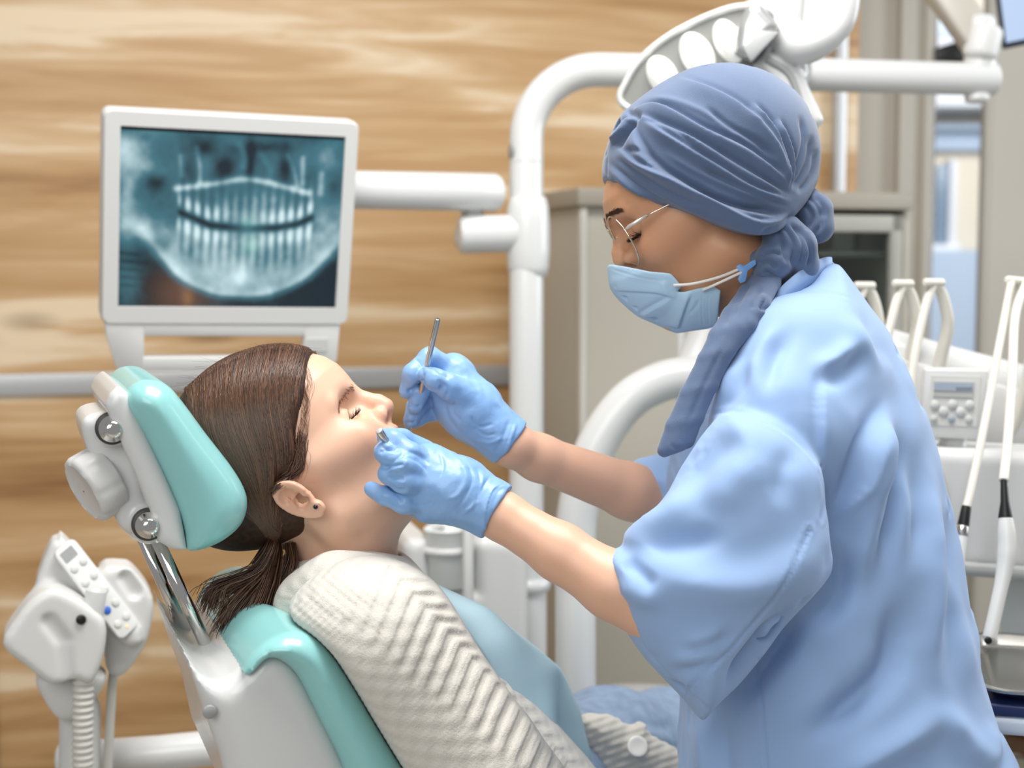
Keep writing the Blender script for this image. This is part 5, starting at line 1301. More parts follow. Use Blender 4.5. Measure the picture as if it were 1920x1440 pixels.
# --- hands -------------------------------------------------------
def near_hand(p, off=0.0):
    J = lambda *a: P(*a)
    d = chain(p, [J(905, 945, 1.345), J(850, 918, 1.345), J(800, 900, 1.345)], [.0265, .0310, .0285], .01)
    d = smin(d, cap(p, J(806, 866, 1.348), J(800, 946, 1.345), .0150, .0150), .018)
    d = smin(d, cap(p, J(880, 900, 1.36), J(820, 872, 1.375), .018, .014), .012)
    fs = [([J(806, 868, 1.345), J(766, 850, 1.325), J(738, 826, 1.328), J(724, 820, 1.340)], [.0130, .0108, .0098, .0088]),
          ([J(842, 872, 1.372), J(790, 846, 1.372), J(752, 824, 1.358), J(736, 820, 1.350)], [.013, .0115, .0105, .009]),
          ([J(802, 888, 1.338), J(756, 872, 1.314), J(724, 850, 1.320), J(718, 846, 1.335)], [.0135, .0112, .0100, .0085]),
          ([J(798, 912, 1.335), J(756, 902, 1.314), J(728, 888, 1.322), J(732, 884, 1.342)], [.013, .0108, .0095, .0085]),
          ([J(800, 940, 1.338), J(758, 944, 1.326), J(722, 930, 1.334), J(697, 917, 1.350)], [.0125, .0100, .0088, .0074])]
    for pts, r in fs: d = smin(d, chain(p, pts, r, .004), .0028)
    return d + off
def far_hand(p, off=0.0):
    J = lambda *a: P(*a)
    d = chain(p, [J(938, 818, 1.477), J(884, 768, 1.477), J(850, 724, 1.480)], [.0245, .0315, .0265], .01)
    d = smin(d, cap(p, J(850, 694, 1.480), J(846, 766, 1.492), .016, .014), .018)
    fs = [([J(850, 696, 1.476), J(806, 672, 1.462), J(775, 702, 1.452), J(763, 733, 1.458)], [.0135, .0118, .0108, .0080]),
          ([J(880, 748, 1.460), J(842, 724, 1.444), J(816, 712, 1.438), J(802, 704, 1.441)], [.0175, .0130, .0110, .0095]),
          ([J(848, 720, 1.488), J(806, 706, 1.478), J(786, 735, 1.464), J(778, 762, 1.462)], [.013, .0112, .0100, .0080]),
          ([J(848, 744, 1.496), J(808, 742, 1.488), J(781, 762, 1.476), J(770, 788, 1.471)], [.0125, .0108, .0095, .0078]),
          ([J(850, 768, 1.502), J(815, 772, 1.495), J(788, 782, 1.486), J(769, 794, 1.482)], [.0115, .0095, .0085, .0070])]
    for pts, r in fs: d = smin(d, chain(p, pts, r, .004), .0028)
    return d + off
def dbody(p):
    d = head_sdf((p - DO) @ DR.T / DSC, 0, False, **DHK) * DSC
    d = smin(d, chain(p, [P(1372, 470, 1.47), P(1440, 545, 1.485), P(1500, 620, 1.50)], [.052, .050, .062], .02), .02)
    return d
lo, hi = bounds([PD(.13, -.09, 0), PD(-.11, .09, 0), PD(0, 0, .16), PD(.1, 0, -.1), P(1500, 640, 1.5)], .05)
V1, F1 = snet(dbody, lo, hi, .0017); V1 = relax(V1, F1, 1, .4)
def darms(p):
    d = chain(p, [P(905, 946, 1.345), P(940, 967, 1.342), P(1050, 1035, 1.325), P(1150, 1098, 1.308), P(1280, 1170, 1.295)], [.0215, .0222, .0262, .0300, .034], .01)
    d = smin(d, chain(p, [P(1280, 1170, 1.295), P(1400, 1000, 1.32), P(1500, 860, 1.36)], [.034, .036, .038], .02), .01)
    d = smin(d, near_hand(p, .0035), .004)
    e = chain(p, [P(935, 818, 1.477), P(960, 835, 1.48), P(1010, 858, 1.50), P(1180, 921, 1.55), P(1320, 970, 1.60)], [.0215, .0218, .0240, .0300, .034], .01)
    e = smin(e, chain(p, [P(1320, 970, 1.60), P(1420, 860, 1.64), P(1500, 760, 1.62)], [.034, .036, .038], .02), .01)
    e = smin(e, far_hand(p, .0035), .004)
    return np.minimum(d, e)
lo, hi = bounds([P(680, 1010, 1.30), P(1560, 700, 1.70), P(1280, 1250, 1.25), P(760, 640, 1.5)], .05)
V2, F2 = snet(darms, lo, hi, .0028); V2 = relax(V2, F2, 1, .4)
def dtor(p):
    q = p - P(1540, 900, 1.5); pf = p - np.outer((q @ FWD) * .45, FWD)
    d = chain(pf, [P(1500, 660, 1.5), P(1530, 900, 1.5), P(1560, 1300, 1.5), P(1580, 1700, 1.5)], [.045, .055, .06, .075], .05)
    for s_ in (-1, 1):
        d = smin(d, chain(p, [P(1580, 1700, 1.5 + .09 * s_), P(1560, 2200, 1.5 + .1 * s_), P(1570, 2820, 1.5 + .1 * s_)], [.09, .06, .045], .03), .04)
        d = smin(d, cap(p, P(1590, 2860, 1.5 + .1 * s_), P(1300, 2890, 1.5 + .1 * s_), .04, .035), .02)
    return d
lo, hi = bounds([P(1300, 600, 1.3), P(1800, 2950, 1.75)], .1)
V3, F3 = snet(dtor, lo, hi, .016)
Vb = np.vstack([V1, V2, V3]); Fb = np.vstack([F1, F2 + len(V1), F3 + len(V1) + len(V2)])
sk2 = skin_attr('d09a75', '9c5a48', DR, DO, DSC, blush=.2)
def sk_mix(V):
    C = sk2(V)['skin']; q = proj(V); arm = (q[:, 1] > 640) & (q[:, 0] < 1400); C[arm] = lin('dbad92'); return {'skin': C}
newmesh('body', Vb, Fb, SKIN2, dn, attr=sk_mix(Vb))
BRW = mat('dark_brow', '543829', .6)
for sd in (-1, 1):
    lashes('eyelashes', dn, DR, DO, DSC, sd, 70, .008, L=.0115, up=.1, th=.00032, m=mat('black_lash', '120c0a', .5), curl=.35)
    brow('eyebrow', dn, DR, DO, DSC, sd, BRW, 260, th=.0003, hk=DHK)
# --- turban ------------------------------------------------------
TURB = mat('grey_blue_jersey', '566886', .85, sheen=.35, bump=(1100, .35, .0008), var=(40, .05))
tpoly = rpoly(dx_([(1127, 322), (1131, 290), (1143, 252), (1160, 218), (1188, 192), (1232, 160), (1285, 133), (1345, 121), (1402, 127), (1452, 148), (1496, 184), (1524, 230), (1536, 282), (1532, 332), (1512, 366), (1488, 398), (1452, 432), (1415, 450), (1372, 449), (1320, 434), (1260, 411), (1204, 384), (1156, 354), (1134, 338)]), 4)
tbase = rpoly(dx_([(1127, 322), (1131, 290), (1143, 252), (1160, 218), (1188, 192), (1232, 160), (1285, 133), (1345, 121), (1402, 127), (1452, 148), (1496, 184), (1524, 230), (1536, 282), (1532, 340), (1520, 420), (1480, 520), (1380, 600), (1260, 600), (1160, 560), (1130, 440)]), 4)
def turban(p):
    d = puff(p, tbase, DM.o, DM.U, DM.V, DM.W, .095, .0935)
    return smax(d, extr(p, tpoly, DM.o, DM.U, DM.V, DM.W, .2, .004), .006)
c2 = lambda pts: [(1080 + x / 2.667, 100 + y / 2.667) for x, y in pts]
TS = [('lap', 7.8, 9.5, c2([(240, 290), (420, 268), (640, 380), (850, 480), (1000, 600), (1060, 690)])),
      ('lap', 6.9, 8.5, c2([(290, 305), (450, 365), (620, 450), (800, 560), (1000, 680), (1100, 730)])),
      ('lap', 9.6, 10.6, c2([(285, 325), (305, 430), (400, 565), (560, 665), (760, 765), (960, 815), (1110, 800)])),
      ('lap', 5.9, 7.5, c2([(330, 335), (500, 440), (700, 560), (900, 680), (1095, 740)])),
      ('lap', 6.9, 8.5, c2([(175, 450), (330, 560), (500, 640), (700, 750), (900, 840), (1100, 815)])),
      ('lap', 5.9, 7.5, c2([(140, 540), (300, 670), (480, 780), (700, 875), (860, 925)])),
      ('lap', 5.1, 6.4, c2([(135, 590), (260, 690), (430, 800), (640, 890), (780, 940)])),
      ('crease', 4.5, 4.8, c2([(200, 520), (330, 600), (470, 690), (640, 770)])),
      ('crease', 4.0, 4.8, c2([(250, 480), (340, 500), (400, 560)])),
      ('crease', 4.8, 4.8, c2([(480, 620), (640, 700), (830, 770), (1000, 780)])),
      ('crease', 4.0, 3.9, c2([(600, 560), (760, 640), (930, 720), (1080, 770)])),
      ('crease', 4.5, 4.8, c2([(640, 260), (760, 360), (900, 440), (1000, 540)])),
      ('lap', 6.9, 8.5, c2([(880, 240), (980, 370), (1040, 520), (1062, 690)])),
      ('lap', 5.4, 7.5, c2([(1010, 320), (1070, 470), (1085, 590), (1072, 690)])),
      ('crease', 4.8, 5.9, c2([(1180, 400), (1165, 540), (1085, 690)])),
      ('crease', 4.5, 4.8, c2([(1208, 470), (1185, 600), (1105, 705)])),
      ('crease', 3.6, 4.8, c2([(1120, 300), (1140, 450), (1080, 640)])),
      ('lap', 4.5, 9.5, c2([(480, 112), (700, 190), (860, 290), (990, 450), (1050, 640)])),
      ('lap', 6.9, 7.5, c2([(300, 320), (240, 400), (165, 450)])),
      ('crease', 4.8, 4.8, c2([(290, 330), (250, 420), (200, 480)])),
      ('crease', 4.8, 4.8, c2([(270, 300), (220, 350), (180, 430)])),
      ('crease', 5.8, 5.9, c2([(240, 285), (290, 300), (330, 330)])),
      ('crease', 4.0, 3.9, c2([(340, 330), (480, 380), (600, 470)])),
      ('crease', 4.0, 3.9, c2([(900, 880), (1000, 850), (1100, 800)])),
      ('ridge', 2.2, 6.0, c2([(420, 480), (600, 590), (820, 690), (1000, 740)])),
      ('ridge', 2.2, 6.0, c2([(330, 220), (500, 240), (700, 330), (900, 470)]))]
lo, hi = bounds([P(1100, 480, 1.35), P(1560, 90, 1.60)], .05)
sdfobj('turban', turban, lo, hi, .0016, TURB, dn, rx=2, strokes=TS, post=lambda V, F: relax(V, F, 2, .4))
# knot and hanging end
KD = 1.435
def knot(p):
    d = ell(p, P(1516, 402, KD + .02), (.017, .03, .028))
    d = smin(d, chain(p, [P(1495, 388, KD), P(1530, 395, KD), P(1532, 425, KD), P(1508, 442, KD + .01)], [.013, .016, .016, .012], .006), .005)
    d = smin(d, chain(p, [P(1452, 428, KD - .01), P(1468, 440, KD - .02), P(1492, 462, KD - .02), P(1502, 495, KD - .01), P(1488, 512, KD)], [.014, .020, .020, .017, .012], .006), .004)
    d = smin(d, chain(p, [P(1448, 470, KD - .01), P(1452, 488, KD - .025), P(1462, 508, KD - .015)], [.014, .018, .013], .006), .004)
    d = smin(d, chain(p, [P(1418, 484, KD - .015), P(1440, 505, KD - .025)], [.008, .016], .005), .004)
    return d
KS = [('crease', 4.2, 4.5, c2([(1115, 700), (1170, 720), (1215, 780), (1225, 860), (1180, 920)])), ('crease', 4.2, 4.5, c2([(1110, 730), (1150, 760), (1180, 820), (1150, 890)])), ('crease', 4.2, 4.5, c2([(1190, 700), (1235, 760), (1240, 830)])),
      ('crease', 4.2, 4.5, c2([(985, 845), (1020, 900), (1040, 980), (1060, 1060)])), ('crease', 4.2, 4.5, c2([(1010, 845), (1060, 890), (1090, 960), (1080, 1080)])), ('crease', 4.2, 4.5, c2([(1060, 840), (1110, 890), (1140, 970), (1110, 1090)])), ('crease', 4.2, 4.5, c2([(1100, 850), (1160, 930), (1180, 1010), (1150, 1090)])),
      ('crease', 4.2, 4.5, c2([(920, 1010), (980, 990), (1040, 1010)])), ('crease', 4.2, 4.5, c2([(900, 1060), (960, 1040), (1010, 1080)])), ('crease', 4.2, 4.5, c2([(930, 1090), (980, 1110), (1010, 1150)]))]
lo, hi = bounds([P(1400, 540, KD - .06), P(1560, 370, KD + .06)], .03)
sdfobj('turban_knot', knot, lo, hi, .0017, TURB, dn, strokes=KS)
def tail(p):
    c = [(1444, 500, 1.415), (1425, 540, 1.40), (1400, 580, 1.375), (1375, 620, 1.36), (1345, 665, 1.352), (1312, 730, 1.348), (1285, 790, 1.346), (1268, 836, 1.345)]
    pts = [P(*q) for q in c]; wd = [.014, .019, .021, .021, .0165, .0165, .0165, .0165]
    d = None
    sd_ = nrm(RGT * .93 - UPV * .0 - FWD * .0 + UPV * .36)
    q = p - np.outer(((p - pts[3]) @ nrm(FWD)) * 0, FWD)
    for o in (-1, -.33, .33, 1):
        e = chain(p, [a + sd_ * w * o * .72 + FWD * (.004 * abs(o)) for a, w in zip(pts, wd)], [w * .42 for w in wd], .004)
        d = e if d is None else smin(d, e, .004)
    return d
TL = [('crease', 2.6, 5, c2([(930, 1160), (900, 1230), (880, 1290)])), ('crease', 2.6, 5, c2([(880, 1130), (820, 1230), (780, 1330)])), ('lap', 2.4, 6, c2([(950, 1200), (910, 1280), (960, 1290)])), ('crease', 2.2, 5, c2([(840, 1170), (770, 1280), (740, 1380)])),
      ('crease', 1.6, 5, [(1362, 640), (1322, 720), (1288, 800)]), ('crease', 1.2, 3, [(1258, 832), (1268, 842), (1278, 838)])]
lo, hi = bounds([P(1230, 870, 1.32), P(1480, 480, 1.45)], .03)
sdfobj('turban_tail', tail, lo, hi, .0018, TURB, dn, strokes=TL)

# --- mask --------------------------------------------------------
c3 = lambda pts: [(1080 + x / 5.54, 380 + y / 5.54) for x, y in pts]
mp_ = dx_(c3([(325, 650), (332, 780), (350, 880), (420, 990), (530, 1095), (650, 1190), (840, 1270), (1050, 1357), (1230, 1325), (1412, 1300), (1408, 1120), (1412, 950), (1320, 905), (1190, 930), (1050, 965), (985, 960), (1030, 912), (960, 830), (910, 783), (700, 760), (520, 710), (420, 680)]))
mb_ = rpoly(dx_(c3([(325, 600), (332, 780), (350, 880), (420, 990), (530, 1095), (650, 1190), (840, 1275), (1050, 1365), (1400, 1390), (1900, 1400), (2100, 900), (1900, 300), (900, 200), (450, 350)])), 3)
def maskf(p):
    d = puff(p, mb_, DM.o, DM.U, DM.V, DM.W, .060, .0670)
    q = p - DM.o; ext = -poly2(np.stack([q @ DM.U, q @ DM.V], 1), mp_)
    d = smax(d, extr(p, mp_, DM.o, DM.U, DM.V, DM.W, .2, .0012), .002)
    return d
MS = [('lap', 1.6, 6, c3([(1045, 985), (850, 935), (600, 915), (365, 905)])), ('lap', 2.2, 8, c3([(650, 1185), (840, 1075), (1010, 985)])), ('lap', 2.4, 7, c3([(1190, 935), (1110, 1150), (1045, 1355)])), ('ridge', 1.2, 6, c3([(905, 800), (930, 900), (985, 970), (1050, 975)])),
      ('seam', .5, 1.6, c3([(1320, 915), (1310, 1100), (1325, 1310)])), ('seam', .5, 1.6, c3([(1350, 920), (1340, 1100), (1355, 1305)])), ('seam', .5, 1.6, c3([(1380, 930), (1368, 1100), (1382, 1300)])), ('crease', .8, 3, c3([(1290, 1000), (1240, 1090), (1150, 1180)])), ('seam', .4, 1.5, c3([(340, 680), (520, 735), (700, 785), (900, 810)]))]
lo, hi = bounds([P(1125, 640, 1.38), P(1350, 480, 1.56)], .03)
msk = sdfobj('face_mask', maskf, lo, hi, .0013, mat('pale_blue_nonwoven', 'b4d3ea', .8, bump=(900, .15, .0006)), dn, strokes=MS)
EL = mat('white_elastic', 'ece8e0', .7)
for pts in ([(1263, 535, 1.402), (1300, 532, 1.398), (1350, 519, 1.397), (1396, 500, 1.402)], [(1317, 544, 1.402), (1345, 532, 1.398), (1375, 518, 1.398), (1402, 505, 1.402)]):
    newmesh('ear_loop', *tube(crom([P(*q) for q in pts], 6), .0015, 10), EL, msk)
EFm = Frame(P(1400, 508, 1.40), 0, W=-FWD, up=UPV)
sharp(newmesh('strap_clip', *prism(EFm.px([(1379, 500), (1388, 494), (1394, 499), (1408, 490), (1416, 486), (1418, 496), (1402, 508), (1398, 528), (1388, 532), (1383, 524), (1388, 512)]), EFm.o, EFm.U, EFm.V, EFm.W, .003, .001), mat('blue_clip', '6f9fd8', .4), msk))
# --- glasses -----------------------------------------------------
GL = mat('gold_wire', 'd9cdb8', .18, metal=1)
gl = None
for sd in (1, -1):
    c = np.array([.0985, sd * .034, .0185]); tz = nrm([.10, 0, 1]); ty = np.array([-.12 * sd * 0, 1, 0])
    ring_ = np.array([DO + DSC * (c + .0295 * (math.cos(t) * ty * 1.0 + math.sin(t) * tz) + np.array([-.004 * math.cos(t) * sd * 1, 0, 0])) @ DR for t in np.linspace(0, 2 * math.pi, 49)])
    rim = newmesh('glasses_rim', *tube(ring_, .0009, 8, False), GL, dn)
    ctr = ring_[:-1].mean(0); Vl = np.vstack([ctr[None], ring_[:-1]]); Fl = [(0, k + 1, (k + 1) % 48 + 1) for k in range(48)]
    ln = newmesh('lens', Vl, Fl, mat('lens_glass', 'ffffff', .0, trans=1.0, alpha=.12, spec=.5), rim, smooth=False)
    hp_ = [PD(.0945, sd * .0625, .026), PD(.091, sd * .068, .0275), PD(.070, sd * .0735, .0290)]
    newmesh('temple_hinge', *tube(hp_, [.0012, .0020, .0018], 10), mat('pale_temple', 'e6ddd0', .3, metal=.6), rim)
    newmesh('temple_wire', *tube(crom([hp_[-1], PD(.04, sd * .0775, .0295), PD(.0, sd * .082, .030)], 5), .0009, 8), GL, rim)
newmesh('glasses_bridge', *tube(crom([PD(.0995, .0075, .026), PD(.1035, 0, .030), PD(.0995, -.0075, .026)], 5), .0009, 8), GL, dn)

# --- gloves ------------------------------------------------------
GLOVE = mat('blue_nitrile', '84acdc', .40, bump=(260, .22, .0012), coat=.08)
def wrinkle(amp):
    def g(V, F):
        N = vnormals(V, F); r = np.random.default_rng(2); d = np.zeros(len(V))
        for k in range(22):
            dr = nrm(r.normal(size=3)); w = r.uniform(220, 900); ph = r.uniform(0, 6)
            wob = .35 * np.sin(V @ nrm(r.normal(size=3)) * w * .35 + ph)
            d += np.sin(V @ dr * w + ph + 3 * wob) * (260 / w)
        d = d / 6; d = np.sign(d) * np.abs(d) ** .8
        return V + N * (d * amp)[:, None]
    return g
c4 = lambda pts: [(660 + x / 3.274, 580 + y / 3.274) for x, y in pts]
def glove_near(p):
    d = near_hand(p)
    cf = cap(p, P(896, 940, 1.345), P(945, 968, 1.342), .0268, .0292)
    d = smin(d, cf, .008)
    ax = nrm(P(952, 972, 1.34) - P(896, 940, 1.345)); pl = (p - P(934, 958, 1.343)) @ ax
    return smax(d, pl, .002)
NS = [('crease', 2.2, 3.5, c4([(165, 830), (230, 860), (300, 860)])), ('crease', 2.4, 3.5, c4([(195, 975), (260, 960), (330, 950)])), ('crease', 2.4, 3.5, c4([(215, 1075), (270, 1110), (340, 1110)])), ('crease', 1.8, 4, c4([(160, 880), (220, 860), (270, 850)])), ('crease', 1.8, 4, c4([(200, 960), (260, 930), (330, 870)])), ('crease', 1.6, 4, c4([(210, 1040), (280, 1030), (330, 1050)])), ('ridge', 1.5, 5, c4([(200, 1000), (280, 980), (350, 920)])),
      ('crease', 1.2, 3.5, c4([(300, 900), (380, 920), (440, 960), (470, 1020)])), ('crease', 1.2, 3.5, c4([(330, 870), (420, 900), (480, 960)])), ('crease', 1.0, 3, c4([(540, 870), (560, 960), (540, 1040)])), ('ridge', 1.2, 5, c4([(640, 900), (700, 1020), (660, 1130), (560, 1180)])),
      ('crease', 1.0, 3, c4([(700, 930), (740, 1040), (700, 1140), (640, 1230)])), ('crease', 1.0, 3, c4([(760, 960), (790, 1060), (760, 1180), (740, 1260)])), ('ridge', 1.4, 4, c4([(800, 990), (790, 1100), (750, 1200), (650, 1270)])), ('crease', 1.2, 3, c4([(850, 1020), (800, 1100), (760, 1200)])),
      ('lap', 1.8, 5, c4([(930, 1060), (860, 1120), (820, 1250), (820, 1380)])), ('ridge', 1.5, 3.5, c4([(970, 1090), (890, 1100), (840, 1210), (815, 1380)])), ('crease', 1.2, 4, c4([(350, 1170), (430, 1200), (520, 1180)])), ('crease', 1.0, 3, c4([(250, 1120), (300, 1160), (300, 1200)]))]
lo, hi = bounds([P(680, 1020, 1.31), P(960, 800, 1.40), P(700, 900, 1.29)], .03)
sdfobj('glove', glove_near, lo, hi, .0012, GLOVE, dn, rx=1, strokes=NS, post=wrinkle(.0006))
def glove_far(p):
    d = far_hand(p)
    cf = cap(p, P(925, 805, 1.477), P(972, 842, 1.482), .0262, .0275)
    d = smin(d, cf, .008)
    ax = nrm(P(972, 842, 1.48) - P(925, 805, 1.477)); pl = (p - P(956, 832, 1.48)) @ ax
    return smax(d, pl, .002)
FS = [('crease', 2.4, 3.5, c4([(440, 430), (400, 475), (335, 515)])), ('crease', 2.4, 3.5, c4([(430, 590), (390, 600), (340, 575)])), ('crease', 2.4, 3.5, c4([(400, 690), (360, 700), (325, 690)])), ('crease', 2.0, 3.5, c4([(440, 380), (435, 440), (440, 500)])), ('crease', 1.6, 4, c4([(480, 330), (560, 400), (600, 430)])), ('crease', 1.6, 4, c4([(440, 470), (520, 500), (570, 470)])), ('crease', 1.2, 3, c4([(520, 430), (550, 470), (530, 540)])), ('crease', 1.2, 3, c4([(560, 450), (590, 500), (560, 560)])), ('crease', 1.2, 3.5, c4([(640, 560), (620, 630), (680, 700)])), ('crease', 1.4, 4, c4([(560, 570), (600, 680), (680, 780)])),
      ('crease', 1.0, 3, c4([(720, 650), (780, 720), (880, 700)])), ('crease', 1.0, 3, c4([(740, 720), (820, 770), (900, 760)])), ('ridge', 1.3, 4, c4([(760, 800), (850, 820), (940, 780)])), ('crease', 1.2, 4, c4([(330, 490), (370, 500), (430, 440)])), ('crease', 1.0, 3, c4([(380, 300), (420, 340), (440, 400)])), ('ridge', 1.5, 3, c4([(1010, 690), (980, 780), (920, 950)])), ('crease', 1.2, 4, c4([(970, 670), (930, 780), (870, 900)]))]
lo, hi = bounds([P(740, 880, 1.43), P(990, 640, 1.54), P(760, 640, 1.42)], .03)
sdfobj('glove', glove_far, lo, hi, .0013, GLOVE, dn, rx=1, strokes=FS, post=wrinkle(.0006))

# --- scrub top ---------------------------------------------------
SCR = mat('blue_cotton_scrubs', '90add6', .75, sheen=.15, bump=(1300, .12, .0005))
BF = Frame(P(1540, 1000, 1.5), 0, W=-FWD, up=UPV)
bx_ = lambda pts, w=0.0: BF.px(pts, w)
tor = rpoly(bx_([(1452, 560), (1500, 512), (1546, 488), (1575, 512), (1605, 560), (1650, 622), (1690, 692), (1720, 770), (1746, 862), (1772, 965), (1800, 1092), (1822, 1230), (1846, 1325), (1872, 1382), (1900, 1450), (1930, 1600), (1930, 1760), (1270, 1760), (1272, 1560), (1275, 1400), (1276, 1300), (1268, 1120), (1258, 960), (1258, 868), (1288, 772), (1330, 690), (1380, 620)]), 3)
slv = rpoly(bx_([(1352, 778), (1306, 845), (1258, 922), (1218, 966), (1183, 990), (1169, 1008), (1170, 1028), (1141, 1034), (1133, 1062), (1148, 1120), (1168, 1170), (1220, 1247), (1275, 1308), (1312, 1353), (1334, 1338), (1400, 1272), (1470, 1182), (1545, 1092), (1562, 1050), (1552, 960), (1542, 880), (1510, 826), (1450, 786), (1396, 770)], .2), 3)
slf = rpoly(bx_([(1178, 868), (1240, 848), (1262, 826), (1300, 790), (1360, 800), (1360, 960), (1300, 990), (1222, 996), (1200, 940)], -.1), 3)
def scrub(p):
    d = puff(p, tor, BF.o, BF.U, BF.V, BF.W, .17, .165, 2.2)
    nk = chain(p, [P(1390, 480, 1.47), P(1470, 560, 1.48), P(1500, 620, 1.50)], [.060, .058, .05])
    e = puff(p, slv, BF.o + BF.W * .185, BF.U, BF.V, BF.W, .075, .072, 2.2)
    g = puff(p, slf, BF.o - BF.W * .08, BF.U, BF.V, BF.W, .05, .055)
    d = smin(d, chain(p, [P(1512, 590, 1.46), P(1490, 690, 1.40), P(1470, 800, 1.365)], [.046, .066, .072], .02), .035)
    d = smin(smin(d, e, .012), g, .01)
    return smax(d, -nk, .006)
c7 = lambda pts: [(900 + x / 2.057, 740 + y / 2.057) for x, y in pts]
c8 = lambda pts: [(1200 + x / 1.5, 480 + y / 1.5) for x, y in pts]
SF_ = [('lap', 4.5, 15, c8([(512, 610), (513, 450), (516, 270)])),
       ('lap', 20.1, 22.1, c8([(545, 760), (600, 650), (640, 520), (700, 400)])), ('fold', 16.5, 27.6, c8([(690, 420), (690, 600), (670, 780), (640, 960)])),
       ('fold', 14.6, 27.6, c8([(835, 540), (855, 760), (862, 1000), (850, 1260)])), ('fold', 10.9, 23.9, c8([(745, 520), (760, 720), (745, 900)])), ('fold', 9.2, 22.1, c8([(900, 800), (930, 1000), (960, 1250)])),
       ('crease', 21.9, 27.6, c8([(735, 930), (700, 1160), (570, 1285), (420, 1385)])), ('ridge', 14.6, 29.4, c8([(870, 1230), (770, 1340), (600, 1440), (480, 1530)])), ('crease', 16.5, 23.9, c8([(530, 790), (565, 900), (530, 990), (420, 1020)])),
       ('crease', 25.5, 27.6, c8([(470, 990), (340, 1140), (240, 1290)])), ('fold', 10.9, 22.1, c8([(225, 1250), (205, 1380), (215, 1560)])), ('ridge', 10.9, 23.9, c8([(840, 1250), (900, 1340), (990, 1460)])), ('fold', 9.2, 22.1, c8([(1000, 1290), (1010, 1380), (990, 1480)])),
       ('crease', 10.8, 34, c7([(1060, 190), (920, 205), (820, 300), (770, 420)])), ('ridge', 13.5, 36, c7([(560, 600), (720, 700), (900, 740), (1080, 735), (1230, 640), (1330, 450)])), ('crease', 12.2, 24, c7([(540, 555), (680, 575), (860, 560), (980, 570)])), ('ridge', 8.1, 22, c7([(540, 530), (640, 500), (740, 450), (830, 350)])),
       ('crease', 8.1, 11, c7([(555, 630), (620, 690), (680, 745)])), ('ridge', 6.8, 18, c7([(530, 690), (630, 780), (740, 790)])), ('ridge', 6.8, 34, c7([(1080, 210), (980, 330), (880, 470)])), ('crease', 6.8, 26, c7([(1230, 160), (1170, 300), (1160, 450)])),
       ('fold', 5.4, 16, c7([(960, 985), (840, 1030), (700, 1050)])), ('fold', 5.4, 14, c7([(980, 900), (860, 960), (760, 970)])),
       ('fold', 9.2, 18.4, c8([(310, 290), (250, 370), (170, 440)])), ('fold', 10.9, 22.1, c8([(640, 240), (560, 310), (470, 340)])), ('fold', 9.2, 20.2, c8([(420, 180), (360, 280), (330, 400)])), ('fold', 7.3, 18.4, c8([(590, 150), (640, 230), (690, 330)]))]
SM_ = [('seam', 1.5, 3, c8([(180, 442), (280, 440), (380, 478), (450, 528), (505, 590)]), 'full'), ('seam', 1.4, 3.2, c8([(505, 590), (520, 680), (510, 740)]), 'full'), ('seam', 1.5, 3, c8([(335, 1130), (345, 1300), (362, 1500)]), 'full'),
       ('seam', 1.8, 3.5, c7([(1270, 520), (1180, 720), (1080, 850), (960, 990), (880, 1060), (790, 1150)]), 'full'), ('seam', .9, 2.4, c7([(510, 600), (515, 680), (560, 800), (620, 950), (700, 1050), (780, 1130)]), 'full'), ('seam', .9, 2.4, c7([(830, 1165), (880, 1215)]), 'full'), ('seam', .9, 2.4, c8([(400, 110), (470, 100), (540, 105), (600, 120)]))]
def scrub_post(V, F):
    V = relax(V, F, 3); N = vnormals(V, F); r = np.random.default_rng(8); d = np.zeros(len(V))
    for k in range(14):                                  # small crumples of the cotton
        w = r.uniform(40, 150); ph = r.uniform(0, 6); a = V @ nrm(r.normal(size=3)) * w + ph
        d += np.sin(a + 1.5 * np.sin(V @ nrm(r.normal(size=3)) * w * .5 + ph)) * (60 / w)
    V = V + N * (d * .00045)[:, None]
    return sculpt(V, F, SM_)
lo, hi = bounds([P(1130, 1700, 1.25), P(1940, 480, 1.72), P(1170, 800, 1.62)], .05)
hi[2] = P(1500, 470, 1.5)[2] + .03; lo[2] = P(1500, 1600, 1.4)[2]
sdfobj('scrub_top', scrub, lo, hi, .0032, SCR, dn, rx=3, strokes=SF_, post=scrub_post)
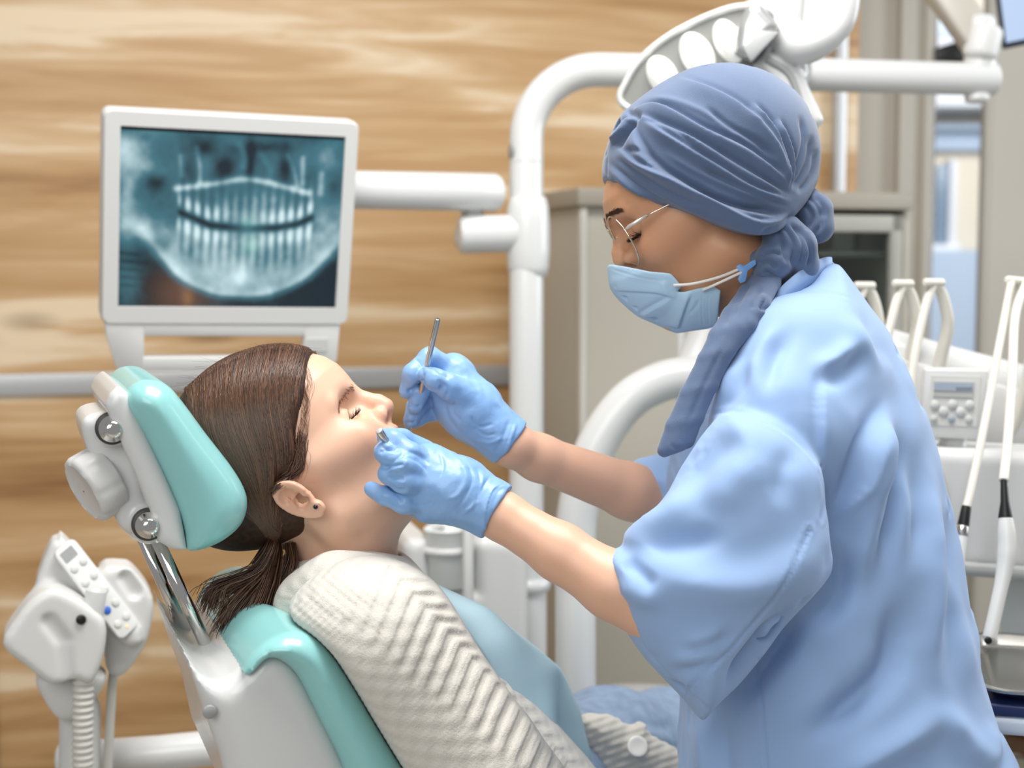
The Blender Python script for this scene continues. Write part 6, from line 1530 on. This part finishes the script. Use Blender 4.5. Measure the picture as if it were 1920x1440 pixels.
# skirt of the scrubs continues below the frame as trousers
def f(p):
    d = None
    for s_ in (-1, 1):
        e = chain(p, [P(1580, 1640, 1.5 + .09 * s_), P(1560, 2200, 1.5 + .1 * s_), P(1570, 2800, 1.5 + .1 * s_)], [.125, .095, .085], .03); d = e if d is None else smin(d, e, .03)
    return d
lo, hi = bounds([P(1400, 1550, 1.3), P(1750, 2900, 1.7)], .08); lo[2] = max(lo[2], .02)
sdfobj('trousers', f, lo, hi, .01, SCR, dn)
cb_ = crom([P(1446, 566, 1.405), P(1470, 540, 1.402), P(1505, 512, 1.41), P(1540, 492, 1.435), P(1556, 490, 1.475), P(1552, 496, 1.52)], 8)
Vc, Fc = tube(cb_, .0022, 10); T_, N_c, B_c = frames(cb_)
cv = np.concatenate([cb_ + UPV * .004, cb_ - UPV * .014 + RGT * .002]); kk = len(cb_)
co = newmesh('scrub_collar', cv, [(i, i + 1, kk + i + 1, kk + i) for i in range(kk - 1)], SCR, dn); md = co.modifiers.new('thick', 'SOLIDIFY'); md.thickness = .004; md.offset = 0
newmesh('neck_chain', *tube(crom([P(1500, 520, 1.42), P(1530, 498, 1.43), P(1548, 496, 1.46)], 5), .0028, 8), mat('ivory_cord', 'd9c9b4', .6), dn)

# --- instruments held in the gloves -------------------------------
pr_ = thing('dental_probe', 'slim steel probe with curved tip held upright in the far blue glove', 'dental tool', P(764, 829, 1.455))
newmesh('handle', *rtube([P(820.5, 599, 1.418), P(800, 690, 1.443), P(774, 792, 1.472)], .0029, 18, .3), STEEL, pr_)
newmesh('tip', *tube(crom([P(775, 788, 1.475), P(771, 806, 1.478), P(766, 820, 1.480), P(763, 831, 1.480)], 5), np.linspace(.0016, .0006, 16), 12), STEEL, pr_)
mr_ = thing('dental_mirror', 'steel dental mirror handle gripped by the near blue glove at the mouth', 'dental tool', P(740, 850, 1.33))
newmesh('handle', *rtube([P(711.5, 809, 1.312), P(740, 850, 1.330), P(790, 918, 1.36)], .0036, 18, .3), STEEL, mr_)
newmesh('handle_end', *disc(P(710.5, 807.5, 1.3105), nrm(P(711.5, 809, 1.312) - P(740, 850, 1.330)), .0034, .001), mat('satin_cap', 'd8d8d4', .4, metal=.5), mr_)
